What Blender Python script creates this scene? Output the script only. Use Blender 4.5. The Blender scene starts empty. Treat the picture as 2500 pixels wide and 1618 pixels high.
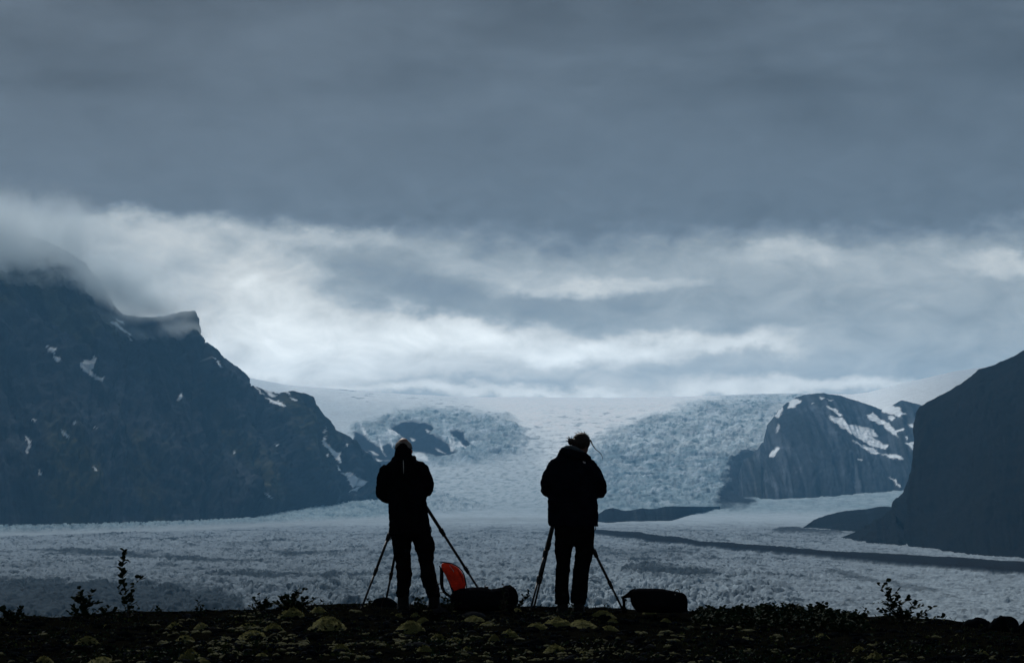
import bpy, math, random
import numpy as np
from mathutils import Vector, Matrix

random.seed(7)
RS = np.random.RandomState(11)
SC = bpy.context.scene
COL = SC.collection

# ------------------------------------------------------------------ camera
F = 5903.0                       # focal length in photo pixels (2500 wide)
CX, CY, EYE = 1250.0, 809.0, 1220.0
PITCH = math.atan((EYE - CY) / F)
cp, sp = math.cos(PITCH), math.sin(PITCH)
cam_data = bpy.data.cameras.new('camera_view')
cam_data.sensor_width = 36.0
cam_data.lens = F / 2500.0 * 36.0
cam_data.clip_start = 0.5
cam_data.clip_end = 60000.0
cam = bpy.data.objects.new('camera_view', cam_data)
COL.objects.link(cam)
cam.location = (0, 0, 0)
cam.rotation_euler = (math.pi / 2 + PITCH, 0, 0)
SC.camera = cam

# ------------------------------------------------------------------ view, sampling
SC.view_settings.view_transform = 'Standard'
SC.view_settings.look = 'None'
SC.view_settings.exposure = 1.4
SC.view_settings.gamma = 1.0
SC.view_settings.use_curve_mapping = False
SC.render.engine = 'CYCLES'
SC.cycles.use_denoising = True
SC.cycles.max_bounces = 6
SC.cycles.diffuse_bounces = 3
SC.cycles.volume_bounces = 4
SC.cycles.volume_max_steps = 256
SC.cycles.use_adaptive_sampling = True

SUN_EL, SUN_AZ = 32.0, -12.0       # degrees; azimuth measured from the view axis towards the right
SUN_STRENGTH = 1.5

# pixel helpers ------------------------------------------------------
def P(px, py, D):
    """World point at forward distance D seen at photo pixel (px, py)."""
    X = (px - CX) / F
    Z = -(py - CY) / F
    y = cp - sp * Z
    z = sp + cp * Z
    return np.array([X * D / y, D, z * D / y])

def Pv(px, py, D):
    px = np.asarray(px, float); py = np.asarray(py, float); D = np.asarray(D, float)
    X = (px - CX) / F
    Z = -(py - CY) / F
    y = cp - sp * Z
    z = sp + cp * Z
    X, y, z, D = np.broadcast_arrays(X, y, z, D)
    return np.stack([X * D / y, D + 0 * y, z * D / y], -1)

def proj(co):
    x, y, z = co[..., 0], co[..., 1], co[..., 2]
    Yc = y * cp + z * sp
    Zc = -y * sp + z * cp
    Yc = np.maximum(Yc, 1e-3)
    return CX + F * x / Yc, CY - F * Zc / Yc

# ------------------------------------------------------------------ world: overcast sky with a bright gap low over the ice cap
def build_world():
    w = bpy.data.worlds.new('World')
    SC.world = w
    w.use_nodes = True
    nt = w.node_tree
    N, L = nt.nodes, nt.links
    N.clear()
    out = N.new('ShaderNodeOutputWorld')
    bg = N.new('ShaderNodeBackground')
    bg.inputs['Strength'].default_value = 0.1
    L.new(bg.outputs[0], out.inputs[0])
    tc = N.new('ShaderNodeTexCoord')
    sep = N.new('ShaderNodeSeparateXYZ')
    L.new(tc.outputs['Generated'], sep.inputs[0])

    def m(op, a, b=None, c=None):
        n = N.new('ShaderNodeMath'); n.operation = op
        for i, v in enumerate((a, b, c)):
            if v is None: continue
            if isinstance(v, (int, float)): n.inputs[i].default_value = v
            else: L.new(v, n.inputs[i])
        return n.outputs[0]
    K = F / 100.0                                   # one unit = 100 photo pixels of angle
    U = m('MULTIPLY', m('ARCTAN2', sep.outputs[0], sep.outputs[1]), K)
    V = m('MULTIPLY', m('ARCSINE', sep.outputs[2]), K)
    Va = m('ABSOLUTE', V)                           # below the horizon the mirror of it (only ever seen by the ground's underside)
    comb = N.new('ShaderNodeCombineXYZ')
    L.new(U, comb.inputs[0]); L.new(Va, comb.inputs[1])

    def noise(sx, sy, sz, scale, detail, rough, off=0.0, dist=0.0):
        mp = N.new('ShaderNodeMapping')
        mp.inputs['Scale'].default_value = (sx, sy, sz)
        mp.inputs['Location'].default_value = (off, off * .7, off * 1.3)
        L.new(tc.outputs['Generated'], mp.inputs[0])
        n = N.new('ShaderNodeTexNoise')
        n.inputs['Scale'].default_value = scale
        n.inputs['Detail'].default_value = detail
        n.inputs['Roughness'].default_value = rough
        n.inputs['Distortion'].default_value = dist
        L.new(mp.outputs[0], n.inputs['Vector'])
        return n
    n1 = noise(1, 1, 2.0, 16, 6, .55, 3.1)
    n2 = noise(1, 1, 1.7, 44, 6, .62, 7.7)
    # warp
    def sub(a, b): return m('SUBTRACT', a, b)
    s1 = N.new('ShaderNodeSeparateColor'); L.new(n1.outputs['Color'], s1.inputs[0])
    s2 = N.new('ShaderNodeSeparateColor'); L.new(n2.outputs['Color'], s2.inputs[0])
    dU = m('ADD', m('MULTIPLY', sub(s1.outputs[0], .5), 3.4), m('MULTIPLY', sub(s2.outputs[0], .5), 2.2))
    dV = m('ADD', m('MULTIPLY', sub(s1.outputs[1], .5), .9), m('MULTIPLY', sub(s2.outputs[1], .5), 1.1))
    wc = N.new('ShaderNodeCombineXYZ')
    L.new(m('ADD', U, dU), wc.inputs[0]); L.new(m('ADD', Va, dV), wc.inputs[1])
    warped = wc.outputs[0]
    Vw = m('ADD', Va, m('MULTIPLY', dV, 1.35))

    def smooth(v, lo, hi, a, b):
        n = N.new('ShaderNodeMapRange'); n.interpolation_type = 'SMOOTHSTEP'
        L.new(v, n.inputs[0])
        for i, q in zip((1, 2, 3, 4), (lo, hi, a, b)): n.inputs[i].default_value = q
        return n.outputs[0]
    # deck: dark above about 6.4 units, lighter under its edge
    val = smooth(Vw, 5.7, 6.9, .55, .185)
    top = smooth(Vw, 7.4, 11.0, 0.0, 1.0)
    nb = noise(1, 1, 3.6, 11, 6, .55, 12.4, .3)
    deck = m('ADD', .134, m('MULTIPLY', sub(nb.outputs[0], .5), .24))
    mixn = N.new('ShaderNodeMix'); L.new(m('MULTIPLY', top, .9), mixn.inputs[0]); L.new(val, mixn.inputs[2]); L.new(deck, mixn.inputs[3])
    val = mixn.outputs[0]

    def blob(val, px, py, rx, ry, target, k=1.0, soft=.15):
        d = P(px, py, 1000.); r = np.linalg.norm(d)
        u = math.atan2(d[0], d[1]) * K; v = math.asin(d[2] / r) * K
        ma = N.new('ShaderNodeVectorMath'); ma.operation = 'MULTIPLY_ADD'
        L.new(warped, ma.inputs[0])
        ix, iy = 100. / rx, 100. / ry
        ma.inputs[1].default_value = (ix, iy, 1)
        ma.inputs[2].default_value = (-u * ix, -v * iy, 0)
        ln = N.new('ShaderNodeVectorMath'); ln.operation = 'LENGTH'
        L.new(ma.outputs[0], ln.inputs[0])
        f = smooth(ln.outputs['Value'], soft, 1.35, k, 0.0)
        mx = N.new('ShaderNodeMix')
        L.new(f, mx.inputs[0]); L.new(val, mx.inputs[2]); mx.inputs[3].default_value = target
        return mx.outputs[0]
    BL = SKY_BLOBS
    for b in BL: val = blob(val, *b)
    # billow detail, stronger in the light part
    n3 = noise(1, 1, 2.0, 42, 8, .62, 21.3, .5)
    amp = smooth(Va, 6.0, 8.5, 1.0, .45)
    det = m('ADD', 1.0, m('MULTIPLY', sub(n3.outputs[0], .5), amp))
    val = m('MULTIPLY', val, det)
    ramp = N.new('ShaderNodeValToRGB')
    L.new(val, ramp.inputs[0])
    e = ramp.color_ramp.elements
    e[0].position = 0.08; e[0].color = (.78, 1.0, 1.25, 1)
    e[1].position = 0.9; e[1].color = (.97, 1.01, 1.0, 1)
    q = ramp.color_ramp.elements.new(.22); q.color = (.78, 1.0, 1.25, 1)
    q = ramp.color_ramp.elements.new(.42); q.color = (.85, 1.0, 1.09, 1)
    tint = N.new('ShaderNodeVectorMath'); tint.operation = 'SCALE'
    L.new(ramp.outputs[0], tint.inputs[0])
    L.new(m('MULTIPLY', val, 10.0 * SKY_GAIN), tint.inputs['Scale'])
    sky = N.new('ShaderNodeTexSky'); sky.sky_type = 'NISHITA'; sky.sun_disc = False
    sky.sun_elevation = math.radians(SUN_EL); sky.sun_rotation = math.radians(SUN_AZ)
    mc = N.new('ShaderNodeMix'); mc.data_type = 'RGBA'
    mc.inputs[0].default_value = .988                # cloud cover over the clear sky
    L.new(sky.outputs[0], mc.inputs[6]); L.new(tint.outputs[0], mc.inputs[7])
    L.new(mc.outputs[2], bg.inputs['Color'])
    w.cycles.sampling_method = 'MANUAL'
    w.cycles.sample_map_resolution = 512

SKY_GAIN = .272
SKY_BLOBS = [
    # px, py, rx, ry, target luminance, strength
    (380, 575, 330, 50, 0.80, .8), (870, 600, 110, 38, 0.78, .8), (600, 770, 330, 200, 1.18, .9), (820, 855, 380, 90, 1.40, .95),
    (1160, 825, 240, 55, 1.48, .95), (1420, 862, 280, 50, 1.46, .95), (1760, 842, 260, 38, 1.25, .9),
    (2100, 760, 480, 80, 0.50, .6), (440, 665, 150, 60, 0.62, .7), (480, 745, 90, 40, 0.62, .5),
    (880, 645, 120, 50, 0.34, .9), (1030, 712, 300, 62, 0.33, .95), (1420, 745, 400, 42, 0.38, .9),
    (1440, 690, 260, 26, 1.0, 0.85), (1260, 665, 150, 22, 0.72, .8), (1130, 640, 120, 26, 0.60, .7), (1930, 622, 150, 26, 0.8, 0.75), (2430, 638, 150, 28, 0.88, 0.8), (2190, 650, 120, 50, 0.66, .7), (2230, 745, 70, 20, 0.62, .6),
    (1090, 905, 320, 30, 1.08, .8), (1480, 915, 320, 22, 0.86, .8), (1850, 890, 420, 28, 0.66, .85), (2280, 850, 360, 46, 0.60, .85),
    (1150, 955, 760, 20, 1.28, 0.8), (1950, 940, 520, 26, 1.25, 0.8), (700, 905, 260, 34, 1.37, .85),
    (60, 620, 220, 100, 0.56, .6),
]
build_world()

sun = bpy.data.lights.new('sun', 'SUN')
sun.energy = SUN_STRENGTH
sun.angle = math.radians(14)
sun.color = (1.0, .99, .965)
so = bpy.data.objects.new('sun', sun); COL.objects.link(so)
_d = Vector((math.sin(math.radians(SUN_AZ)) * math.cos(math.radians(SUN_EL)), math.cos(math.radians(SUN_AZ)) * math.cos(math.radians(SUN_EL)), math.sin(math.radians(SUN_EL))))
so.rotation_euler = _d.to_track_quat('Z', 'Y').to_euler()
so.location = (0, 50, 80)

# ------------------------------------------------------------------ noise in numpy
_PR = np.random.RandomState(5)
_PERM = _PR.randint(0, 65536, 65536).astype(np.int32)
_GA = _PR.rand(65536).astype(np.float32) * 2 * np.pi
_GC = (np.cos(_GA) * 1.5).astype(np.float32); _GS = (np.sin(_GA) * 1.5).astype(np.float32)

def perlin(x, y, seed=0):
    xi = np.floor(x); yi = np.floor(y)
    fx = (x - xi).astype(np.float32); fy = (y - yi).astype(np.float32)
    xi = xi.astype(np.int32); yi = yi.astype(np.int32) + seed * 7919
    u = fx * fx * fx * (fx * (fx * 6 - 15) + 10); v = fy * fy * fy * (fy * (fy * 6 - 15) + 10)
    p0 = _PERM[xi & 65535]; p1 = _PERM[(xi + 1) & 65535]
    def g(p, dx, dy):
        h = (p + (yi + dy) * 40503) & 65535
        h = _PERM[h]
        return _GC[h] * (fx - dx) + _GS[h] * (fy - dy)
    a = g(p0, 0, 0) * (1 - u) + g(p1, 1, 0) * u
    b = g(p0, 0, 1) * (1 - u) + g(p1, 1, 1) * u
    return a * (1 - v) + b * v

def fbm(x, y, octv=4, seed=0, gain=.5, lac=2.03):
    s = 0; a = 1; t = 0
    for i in range(octv):
        s = s + a * perlin(x, y, seed + i * 17); t += a
        a *= gain; x = x * lac + 5.2; y = y * lac + 1.3
    return s / t

def ridged(x, y, octv=4, seed=0, gain=.5, lac=2.1):
    s = 0; a = 1; t = 0
    for i in range(octv):
        s = s + a * (1 - 2 * np.abs(perlin(x, y, seed + i * 13))); t += a
        a *= gain; x = x * lac + 3.7; y = y * lac + 9.1
    return s / t

def sstep(x, lo, hi):
    t = np.clip((x - lo) / (hi - lo), 0, 1)
    return t * t * (3 - 2 * t)

def polymask(px, py, poly, feather=2.0, warp=None):
    """Soft mask of a polygon given in photo pixels, evaluated at surface points."""
    poly = np.asarray(poly, float)
    lo = poly.min(0) - feather - 12; hi = poly.max(0) + feather + 12
    out = np.zeros(px.shape)
    sel = (px > lo[0]) & (px < hi[0]) & (py > lo[1]) & (py < hi[1])
    if not sel.any(): return out
    x = px[sel]; y = py[sel]
    if warp is not None:
        x = x + warp[0][sel]; y = y + warp[1][sel]
    inside = np.zeros(x.shape, bool); d2 = np.full(x.shape, 1e12)
    n = len(poly)
    for i in range(n):
        x0, y0 = poly[i]; x1, y1 = poly[(i + 1) % n]
        dx, dy = x1 - x0, y1 - y0
        t = np.clip(((x - x0) * dx + (y - y0) * dy) / (dx * dx + dy * dy + 1e-9), 0, 1)
        d2 = np.minimum(d2, (x - x0 - t * dx) ** 2 + (y - y0 - t * dy) ** 2)
        c = ((y0 > y) != (y1 > y))
        xx = (x1 - x0) * (y - y0) / ((y1 - y0) if y1 != y0 else 1e-9) + x0
        inside ^= (c & (x < xx))
    d = np.sqrt(d2) * np.where(inside, 1, -1)
    out[sel] = sstep(d, -feather, feather)
    return out

def Z(off, s, pts):
    return [(off[0] + x * s, off[1] + y * s) for x, y in pts]

# ------------------------------------------------------------------ mesh helpers
def tag(o, label=None, cat=None, group=None, kind=None):
    if label: o['label'] = label
    if cat: o['category'] = cat
    if group: o['group'] = group
    if kind: o['kind'] = kind
    return o

def grid_mesh(name, co, mat, smooth=True, col=None, flip=False):
    n, m_ = co.shape[:2]
    me = bpy.data.meshes.new(name)
    nv = n * m_
    idx = np.arange(nv).reshape(n, m_)
    q = np.stack([idx[:-1, :-1], idx[:-1, 1:], idx[1:, 1:], idx[1:, :-1]], -1).reshape(-1, 4)
    if flip: q = q[:, ::-1]
    me.vertices.add(nv); me.vertices.foreach_set('co', co.reshape(-1).astype(np.float32))
    me.loops.add(q.size); me.loops.foreach_set('vertex_index', np.ascontiguousarray(q).reshape(-1).astype(np.int32))
    me.polygons.add(len(q))
    me.polygons.foreach_set('loop_start', np.arange(0, q.size, 4, dtype=np.int32))
    me.polygons.foreach_set('use_smooth', np.full(len(q), smooth))
    me.update(calc_edges=True)
    if col is not None:
        a = me.color_attributes.new('tone', 'FLOAT_COLOR', 'POINT')
        c4 = np.ones((nv, 4), np.float32); c4[:, :3] = col.reshape(-1, 3)
        a.data.foreach_set('color', c4.reshape(-1))
    me.materials.append(mat)
    o = bpy.data.objects.new(name, me); COL.objects.link(o)
    return o

def mesh_obj(name, verts, faces, mat, parent=None, smooth=True):
    me = bpy.data.meshes.new(name)
    me.from_pydata([tuple(map(float, v)) for v in verts], [], faces)
    me.update()
    if smooth: me.polygons.foreach_set('use_smooth', np.full(len(me.polygons), True))
    if mat: me.materials.append(mat)
    o = bpy.data.objects.new(name, me); COL.objects.link(o)
    if parent: o.parent = parent
    return o

def empty(name, loc, label=None, cat=None, group=None):
    o = bpy.data.objects.new(name, None); COL.objects.link(o)
    o.location = tuple(map(float, loc)); o.empty_display_size = .1
    tag(o, label, cat, group)
    return o

class MB:
    def __init__(s): s.v = []; s.f = []
    def add(s, v, f):
        b = len(s.v); s.v += [tuple(map(float, p)) for p in v]; s.f += [tuple(i + b for i in q) for q in f]
    def tube(s, pts, radii, seg=8, cap=True):
        """pts list of 3-vectors, radii list of r or (r_side, r_depth)."""
        pts = [Vector(p) for p in pts]; rings = []
        V = []; Fc = []
        n = len(pts)
        for i, p in enumerate(pts):
            t = (pts[min(i + 1, n - 1)] - pts[max(i - 1, 0)])
            if t.length < 1e-9: t = Vector((0, 0, 1))
            t.normalize()
            dep = Vector((0, 1, 0))
            if abs(t.dot(dep)) > .9: dep = Vector((0, 0, 1))
            side = t.cross(dep).normalized(); dep = side.cross(t).normalized()
            r = radii[i]
            ra, rb = (r if isinstance(r, (tuple, list)) else (r, r))
            for k in range(seg):
                a = 2 * math.pi * k / seg
                V.append(p + side * (ra * math.cos(a)) + dep * (rb * math.sin(a)))
        for i in range(n - 1):
            for k in range(seg):
                a = i * seg + k; b = i * seg + (k + 1) % seg
                Fc.append((a, b, b + seg, a + seg))
        if cap:
            Fc.append(tuple(range(seg))[::-1]); Fc.append(tuple((n - 1) * seg + k for k in range(seg)))
        s.add(V, Fc)
    def ball(s, c, r, seg=14, rings=9, rot=None):
        V = []; Fc = []
        rx, ry, rz = r if isinstance(r, (tuple, list)) else (r, r, r)
        V.append(Vector((0, 0, rz)))
        for i in range(1, rings):
            th = math.pi * i / rings
            for k in range(seg):
                a = 2 * math.pi * k / seg
                V.append(Vector((rx * math.sin(th) * math.cos(a), ry * math.sin(th) * math.sin(a), rz * math.cos(th))))
        V.append(Vector((0, 0, -rz)))
        for k in range(seg): Fc.append((0, 1 + k, 1 + (k + 1) % seg))
        for i in range(rings - 2):
            for k in range(seg):
                a = 1 + i * seg + k; b = 1 + i * seg + (k + 1) % seg
                Fc.append((a, a + seg, b + seg, b))
        e = len(V) - 1; b0 = 1 + (rings - 2) * seg
        for k in range(seg): Fc.append((e, b0 + (k + 1) % seg, b0 + k))
        R = Matrix.Rotation(rot[0], 3, rot[1]) if rot else None
        c = Vector(c)
        s.add([(R @ v if R else v) + c for v in V], Fc)
    def box(s, lo, hi):
        x0, y0, z0 = lo; x1, y1, z1 = hi
        s.add([(x0, y0, z0), (x1, y0, z0), (x1, y1, z0), (x0, y1, z0), (x0, y0, z1), (x1, y0, z1), (x1, y1, z1), (x0, y1, z1)],
              [(0, 3, 2, 1), (4, 5, 6, 7), (0, 1, 5, 4), (1, 2, 6, 5), (2, 3, 7, 6), (3, 0, 4, 7)])
    def obj(s, name, mat, parent=None, smooth=True):
        return mesh_obj(name, s.v, s.f, mat, parent, smooth)

def bake_mods(o):
    """replace an object's mesh with its evaluated (modified) mesh"""
    dg = bpy.context.evaluated_depsgraph_get(); dg.update()
    me = bpy.data.meshes.new_from_object(o.evaluated_get(dg))
    mats = [m_ for m_ in o.data.materials]
    o.modifiers.clear(); o.data = me
    if not me.materials:
        for m_ in mats: me.materials.append(m_)
    me.polygons.foreach_set('use_smooth', np.full(len(me.polygons), True))
    me.update()
    return o

def fuse(mb, name, mat, parent=None, voxel=.012, smooth=4, folds=0.0, fscale=9.0, seed=0):
    """union of the shapes in mb as ONE continuous surface, with soft cloth folds"""
    o = mb.obj(name, mat, None)
    r = o.modifiers.new('r', 'REMESH'); r.mode = 'VOXEL'; r.voxel_size = voxel
    if smooth:
        sm = o.modifiers.new('s', 'SMOOTH'); sm.iterations = smooth; sm.factor = .5
    bake_mods(o)
    if folds:
        me = o.data; n = len(me.vertices)
        co = np.zeros(n * 3, np.float32); me.vertices.foreach_get('co', co); co = co.reshape(-1, 3)
        no = np.zeros(n * 3, np.float32); me.vertices.foreach_get('normal', no); no = no.reshape(-1, 3)
        d = fbm(co[:, 0] * fscale + co[:, 1] * 3, co[:, 2] * fscale * 1.6 + co[:, 0] * 4 + co[:, 1] * 2, 4, seed, .6)
        co = co + no * (d * folds)[:, None]
        me.vertices.foreach_set('co', co.reshape(-1)); me.update()
    if parent: o.parent = parent; o.matrix_parent_inverse = parent.matrix_world.inverted() if False else Matrix.Translation(-Vector(parent.location))
    return o

def child(o, parent):
    """parent an object built in world coordinates"""
    o.parent = parent
    o.matrix_parent_inverse = Matrix.Translation(-Vector(parent.location))
    return o

# ------------------------------------------------------------------ materials
def mat_simple(name, color, rough=.8, nscale=8, namp=.25, bump=.3, bscale=60, dist=.01, metallic=0., spec=.3, sheen=0.):
    m_ = bpy.data.materials.new(name); m_.use_nodes = True
    nt = m_.node_tree; N, L = nt.nodes, nt.links
    b = N['Principled BSDF']
    b.inputs['Roughness'].default_value = rough
    b.inputs['Metallic'].default_value = metallic
    b.inputs['Specular IOR Level'].default_value = spec
    tc = N.new('ShaderNodeTexCoord')
    n = N.new('ShaderNodeTexNoise'); n.inputs['Scale'].default_value = nscale; n.inputs['Detail'].default_value = 5
    L.new(tc.outputs['Object'], n.inputs['Vector'])
    r = N.new('ShaderNodeValToRGB'); L.new(n.outputs[0], r.inputs[0])
    e = r.color_ramp.elements
    e[0].position = .3; e[1].position = .72
    e[0].color = tuple(c * (1 - namp) for c in color) + (1,)
    e[1].color = tuple(min(1, c * (1 + namp)) for c in color) + (1,)
    L.new(r.outputs[0], b.inputs['Base Color'])
    n2 = N.new('ShaderNodeTexNoise'); n2.inputs['Scale'].default_value = bscale; n2.inputs['Detail'].default_value = 4
    L.new(tc.outputs['Object'], n2.inputs['Vector'])
    bp = N.new('ShaderNodeBump'); bp.inputs['Strength'].default_value = bump; bp.inputs['Distance'].default_value = dist
    L.new(n2.outputs[0], bp.inputs['Height']); L.new(bp.outputs[0], b.inputs['Normal'])
    return m_

def mat_terrain(name, nscale, namp, bumpscale, bumpdist, rough=.85, spec=.2, bump=1.0):
    """albedo laid out in the vertex attribute 'tone' (snow, ice, debris, rock, moss), fine grain from noise"""
    m_ = bpy.data.materials.new(name); m_.use_nodes = True
    nt = m_.node_tree; N, L = nt.nodes, nt.links
    b = N['Principled BSDF']
    b.inputs['Roughness'].default_value = rough
    b.inputs['Specular IOR Level'].default_value = spec
    at = N.new('ShaderNodeAttribute'); at.attribute_name = 'tone'
    tc = N.new('ShaderNodeTexCoord')
    n = N.new('ShaderNodeTexNoise'); n.inputs['Scale'].default_value = nscale; n.inputs['Detail'].default_value = 6; n.inputs['Roughness'].default_value = .65
    L.new(tc.outputs['Object'], n.inputs['Vector'])
    mr = N.new('ShaderNodeMapRange'); L.new(n.outputs[0], mr.inputs[0])
    mr.inputs[1].default_value = .3; mr.inputs[2].default_value = .7; mr.inputs[3].default_value = 1 - namp; mr.inputs[4].default_value = 1 + namp
    vm = N.new('ShaderNodeVectorMath'); vm.operation = 'SCALE'
    L.new(at.outputs['Color'], vm.inputs[0]); L.new(mr.outputs[0], vm.inputs['Scale'])
    L.new(vm.outputs[0], b.inputs['Base Color'])
    n2 = N.new('ShaderNodeTexNoise'); n2.inputs['Scale'].default_value = bumpscale; n2.inputs['Detail'].default_value = 6; n2.inputs['Roughness'].default_value = .6
    L.new(tc.outputs['Object'], n2.inputs['Vector'])
    bp = N.new('ShaderNodeBump'); bp.inputs['Strength'].default_value = bump; bp.inputs['Distance'].default_value = bumpdist
    L.new(n2.outputs[0], bp.inputs['Height']); L.new(bp.outputs[0], b.inputs['Normal'])
    return m_

M_ICE = mat_terrain('glacier_ice', .12, .16, .35, 1.2, rough=1, spec=.0)
M_ROCK = mat_terrain('mountain_rock', .02, .28, .03, 9.0, rough=1, spec=0, bump=.7)

# ================================================================== GLACIER
PROF_PY = np.array([1600, 1500, 1400, 1330, 1290, 1270, 1240, 1200.])
PROF_D = np.array([640, 900, 1500, 2300, 3000, 3500, 4250, 5000.])
def D_of_py(py):
    """distance of the glacier surface seen at photo row py (below the icefall)"""
    return np.interp(py, PROF_PY[::-1], PROF_D[::-1])
SKY_PX = np.array([-800, 300, 600, 640, 700, 850, 1000, 1150, 1300, 1500, 1700, 1850, 1950, 2080, 2120, 2200, 2330, 2450, 2700, 3300])
SKY_PY = np.array([900, 905, 920, 928, 939, 951, 962, 969, 969, 971, 967, 961, 959, 962, 957, 936, 906, 888, 862, 820.])
H_D = np.array([5000, 5350, 5700, 6000, 6300, 6700, 7300, 8200, 9500.])
H_V = np.array([0, .10, .22, .34, .47, .62, .79, .92, 1.0])
def profile_py(px, D):
    base = np.interp(D, PROF_D, PROF_PY)
    h = np.interp(D, H_D, H_V)
    return base - (1200 - np.interp(px, SKY_PX, SKY_PY)) * h

def build_glacier():
    pxs = np.concatenate([np.linspace(-900, -130, 26), np.linspace(-110, 2610, 1030), np.linspace(2630, 3400, 26)])
    ds = []
    d = 800.0
    while d < 9700:
        ds.append(d); d *= 1 + (.0030 if d < 3200 else .0026)
    ds += [9900, 10400, 11200, 12200]
    ds = np.array(ds)
    PX, D = np.meshgrid(pxs, ds)
    PY = profile_py(PX, D)
    co = Pv(PX, PY, D)
    zcap = co[:, :, 2]
    k = np.searchsorted(ds, 9500)
    for r in range(k, len(ds)): co[r, :, 2] = zcap[k - 1, :] - (ds[r] - ds[k - 1]) * .02
    x, y = co[..., 0], co[..., 1]
    # ---- masks, laid out on the surface
    wx = fbm(PX / 70, PY / 26, 6, 5, .62) * 48; wy = fbm(PX / 70, PY / 26, 6, 6, .62) * 18
    wrp = (wx, wy); wsm = (wx * .12, wy * .22)
    z5 = (550, 880); z6 = (1350, 880); s = .3571
    fallL = polymask(PX, PY, Z(z5, s, [(840, 500), (920, 440), (1050, 400), (1180, 345), (1300, 350), (1420, 335), (1560, 340), (1750, 370), (1950, 400), (2060, 470), (2060, 560), (1950, 640), (1800, 680), (1600, 700), (1400, 690), (1250, 640), (1000, 600)]), 16, wrp)
    fallR = polymask(PX, PY, Z(z6, s, [(250, 560), (450, 480), (650, 400), (900, 310), (1150, 260), (1450, 228), (1720, 225), (1740, 300), (1560, 330), (1480, 480), (1540, 600), (1520, 660), (1300, 700), (1250, 860), (1200, 980), (800, 1010), (500, 1030), (200, 1030), (100, 900), (200, 700)]), 24, wrp)
    rocks = np.maximum.reduce([
        polymask(PX, PY, Z(z5, s, [(875, 492), (950, 510), (1000, 570), (1060, 600), (1110, 575), (1160, 590), (1190, 540), (1250, 520), (1330, 560), (1420, 540), (1500, 590), (1540, 620), (1600, 640), (1500, 665), (1350, 650), (1250, 640), (1280, 690), (1180, 720), (1100, 690), (1020, 690), (940, 640), (880, 560)]), 3, wsm),
        polymask(PX, PY, Z(z5, s, [(1130, 475), (1200, 440), (1290, 420), (1410, 452), (1432, 478), (1400, 505), (1480, 560), (1360, 575), (1240, 560), (1190, 515)]), 2.5, wsm),
        polymask(PX, PY, Z(z5, s, [(1525, 488), (1580, 474), (1636, 500), (1640, 545), (1690, 590), (1640, 620), (1600, 560), (1545, 530)]), 2.5, wsm),
        polymask(PX, PY, Z(z5, s, [(860, 600), (960, 650), (1100, 690), (1200, 700), (1240, 760), (1180, 860), (1060, 930), (1000, 960), (880, 960)]), 6, wsm),
        polymask(PX, PY, Z(z5, s, [(1380, 520), (1480, 540), (1560, 620), (1540, 660), (1440, 670), (1360, 620)]), 4, wsm)])
    debris_low = polymask(PX, PY, Z(z6, s, [(1290, 660), (1520, 665), (1540, 740), (1300, 900), (1250, 980), (1180, 960), (1200, 800)]), 10, wrp) * .8
    blueband = sstep(PY, 1100, 1130) * (1 - sstep(PY, 1238, 1262)) * (1 - sstep(PX, 560, 1050) * (1 - sstep(PX, 1400, 1600)) * .8)
    moraine = 1.25 * polymask(PX, PY - 6, [(1430, 1289), (1470, 1293), (1600, 1306), (1710, 1320), (1814, 1332), (1950, 1341), (2080, 1350), (2200, 1357), (2330, 1366), (2420, 1370), (2620, 1384),
                                (2620, 1410), (2420, 1398), (2330, 1391), (2200, 1377), (2080, 1366), (1950, 1355), (1814, 1344), (1710, 1334), (1600, 1321), (1500, 1309), (1430, 1298)], 1.8, (wx * .12, wy * .22))
    # dirt streaks running along the flow lines (rows that drop to the right)
    moraine = np.clip(moraine, 0, 1) ** .45
    tilt = np.where(PX > 1450, (PX - 1450) * .062, 0) + np.where(PX < 900, (900 - PX) * .025, 0)
    q = (PY - tilt + wy * .6)
    st = fbm(PX / 420, q / 9, 4, 31, .55)
    st2 = fbm(PX / 150 + 3, q / 22, 4, 37, .55)
    streak = sstep(st, .16, .40) * sstep(st2, -.25, .25)
    near = sstep(PY, 1262, 1300)
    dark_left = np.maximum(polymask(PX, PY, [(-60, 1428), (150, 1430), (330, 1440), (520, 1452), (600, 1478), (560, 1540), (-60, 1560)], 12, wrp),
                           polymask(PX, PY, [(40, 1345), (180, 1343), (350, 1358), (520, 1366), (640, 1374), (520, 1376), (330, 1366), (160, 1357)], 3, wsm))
    dark_patch = np.maximum.reduce([
        polymask(PX, PY, [(1560, 1385), (1700, 1392), (1760, 1410), (1720, 1424), (1600, 1418), (1520, 1405)], 9, wrp),
        polymask(PX, PY, [(2020, 1398), (2080, 1402), (2180, 1424), (2300, 1446), (2240, 1446), (2100, 1420)], 4, wsm),
        polymask(PX, PY, [(520, 1345), (760, 1352), (840, 1362), (700, 1362)], 5, wrp),
        polymask(PX, PY, [(1390, 1340), (1700, 1350), (1650, 1372), (1450, 1366)], 12, wrp) * .6,
        polymask(PX, PY, [(560, 1398), (800, 1406), (1000, 1402), (880, 1414), (640, 1412)], 4, wrp)])
    smoothband = polymask(PX, PY, [(-200, 1300), (0, 1300), (300, 1292), (600, 1279), (800, 1270), (960, 1264), (1250, 1263), (1450, 1268), (1450, 1276), (1250, 1274), (960, 1274), (800, 1280), (600, 1288), (300, 1302), (0, 1311), (-200, 1313)], 4, (wx * .1, wy * .15))
    tongue = sstep(PY, 1286, 1310) * (1 - smoothband)
    # ---- relief
    farw = 1 - sstep(PY, 1236, 1275)
    r1 = ridged(x / 24 + y / 70, y / 46, 4, 3, .6) + .5 * fbm(x / 7, y / 15, 3, 9)
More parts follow.
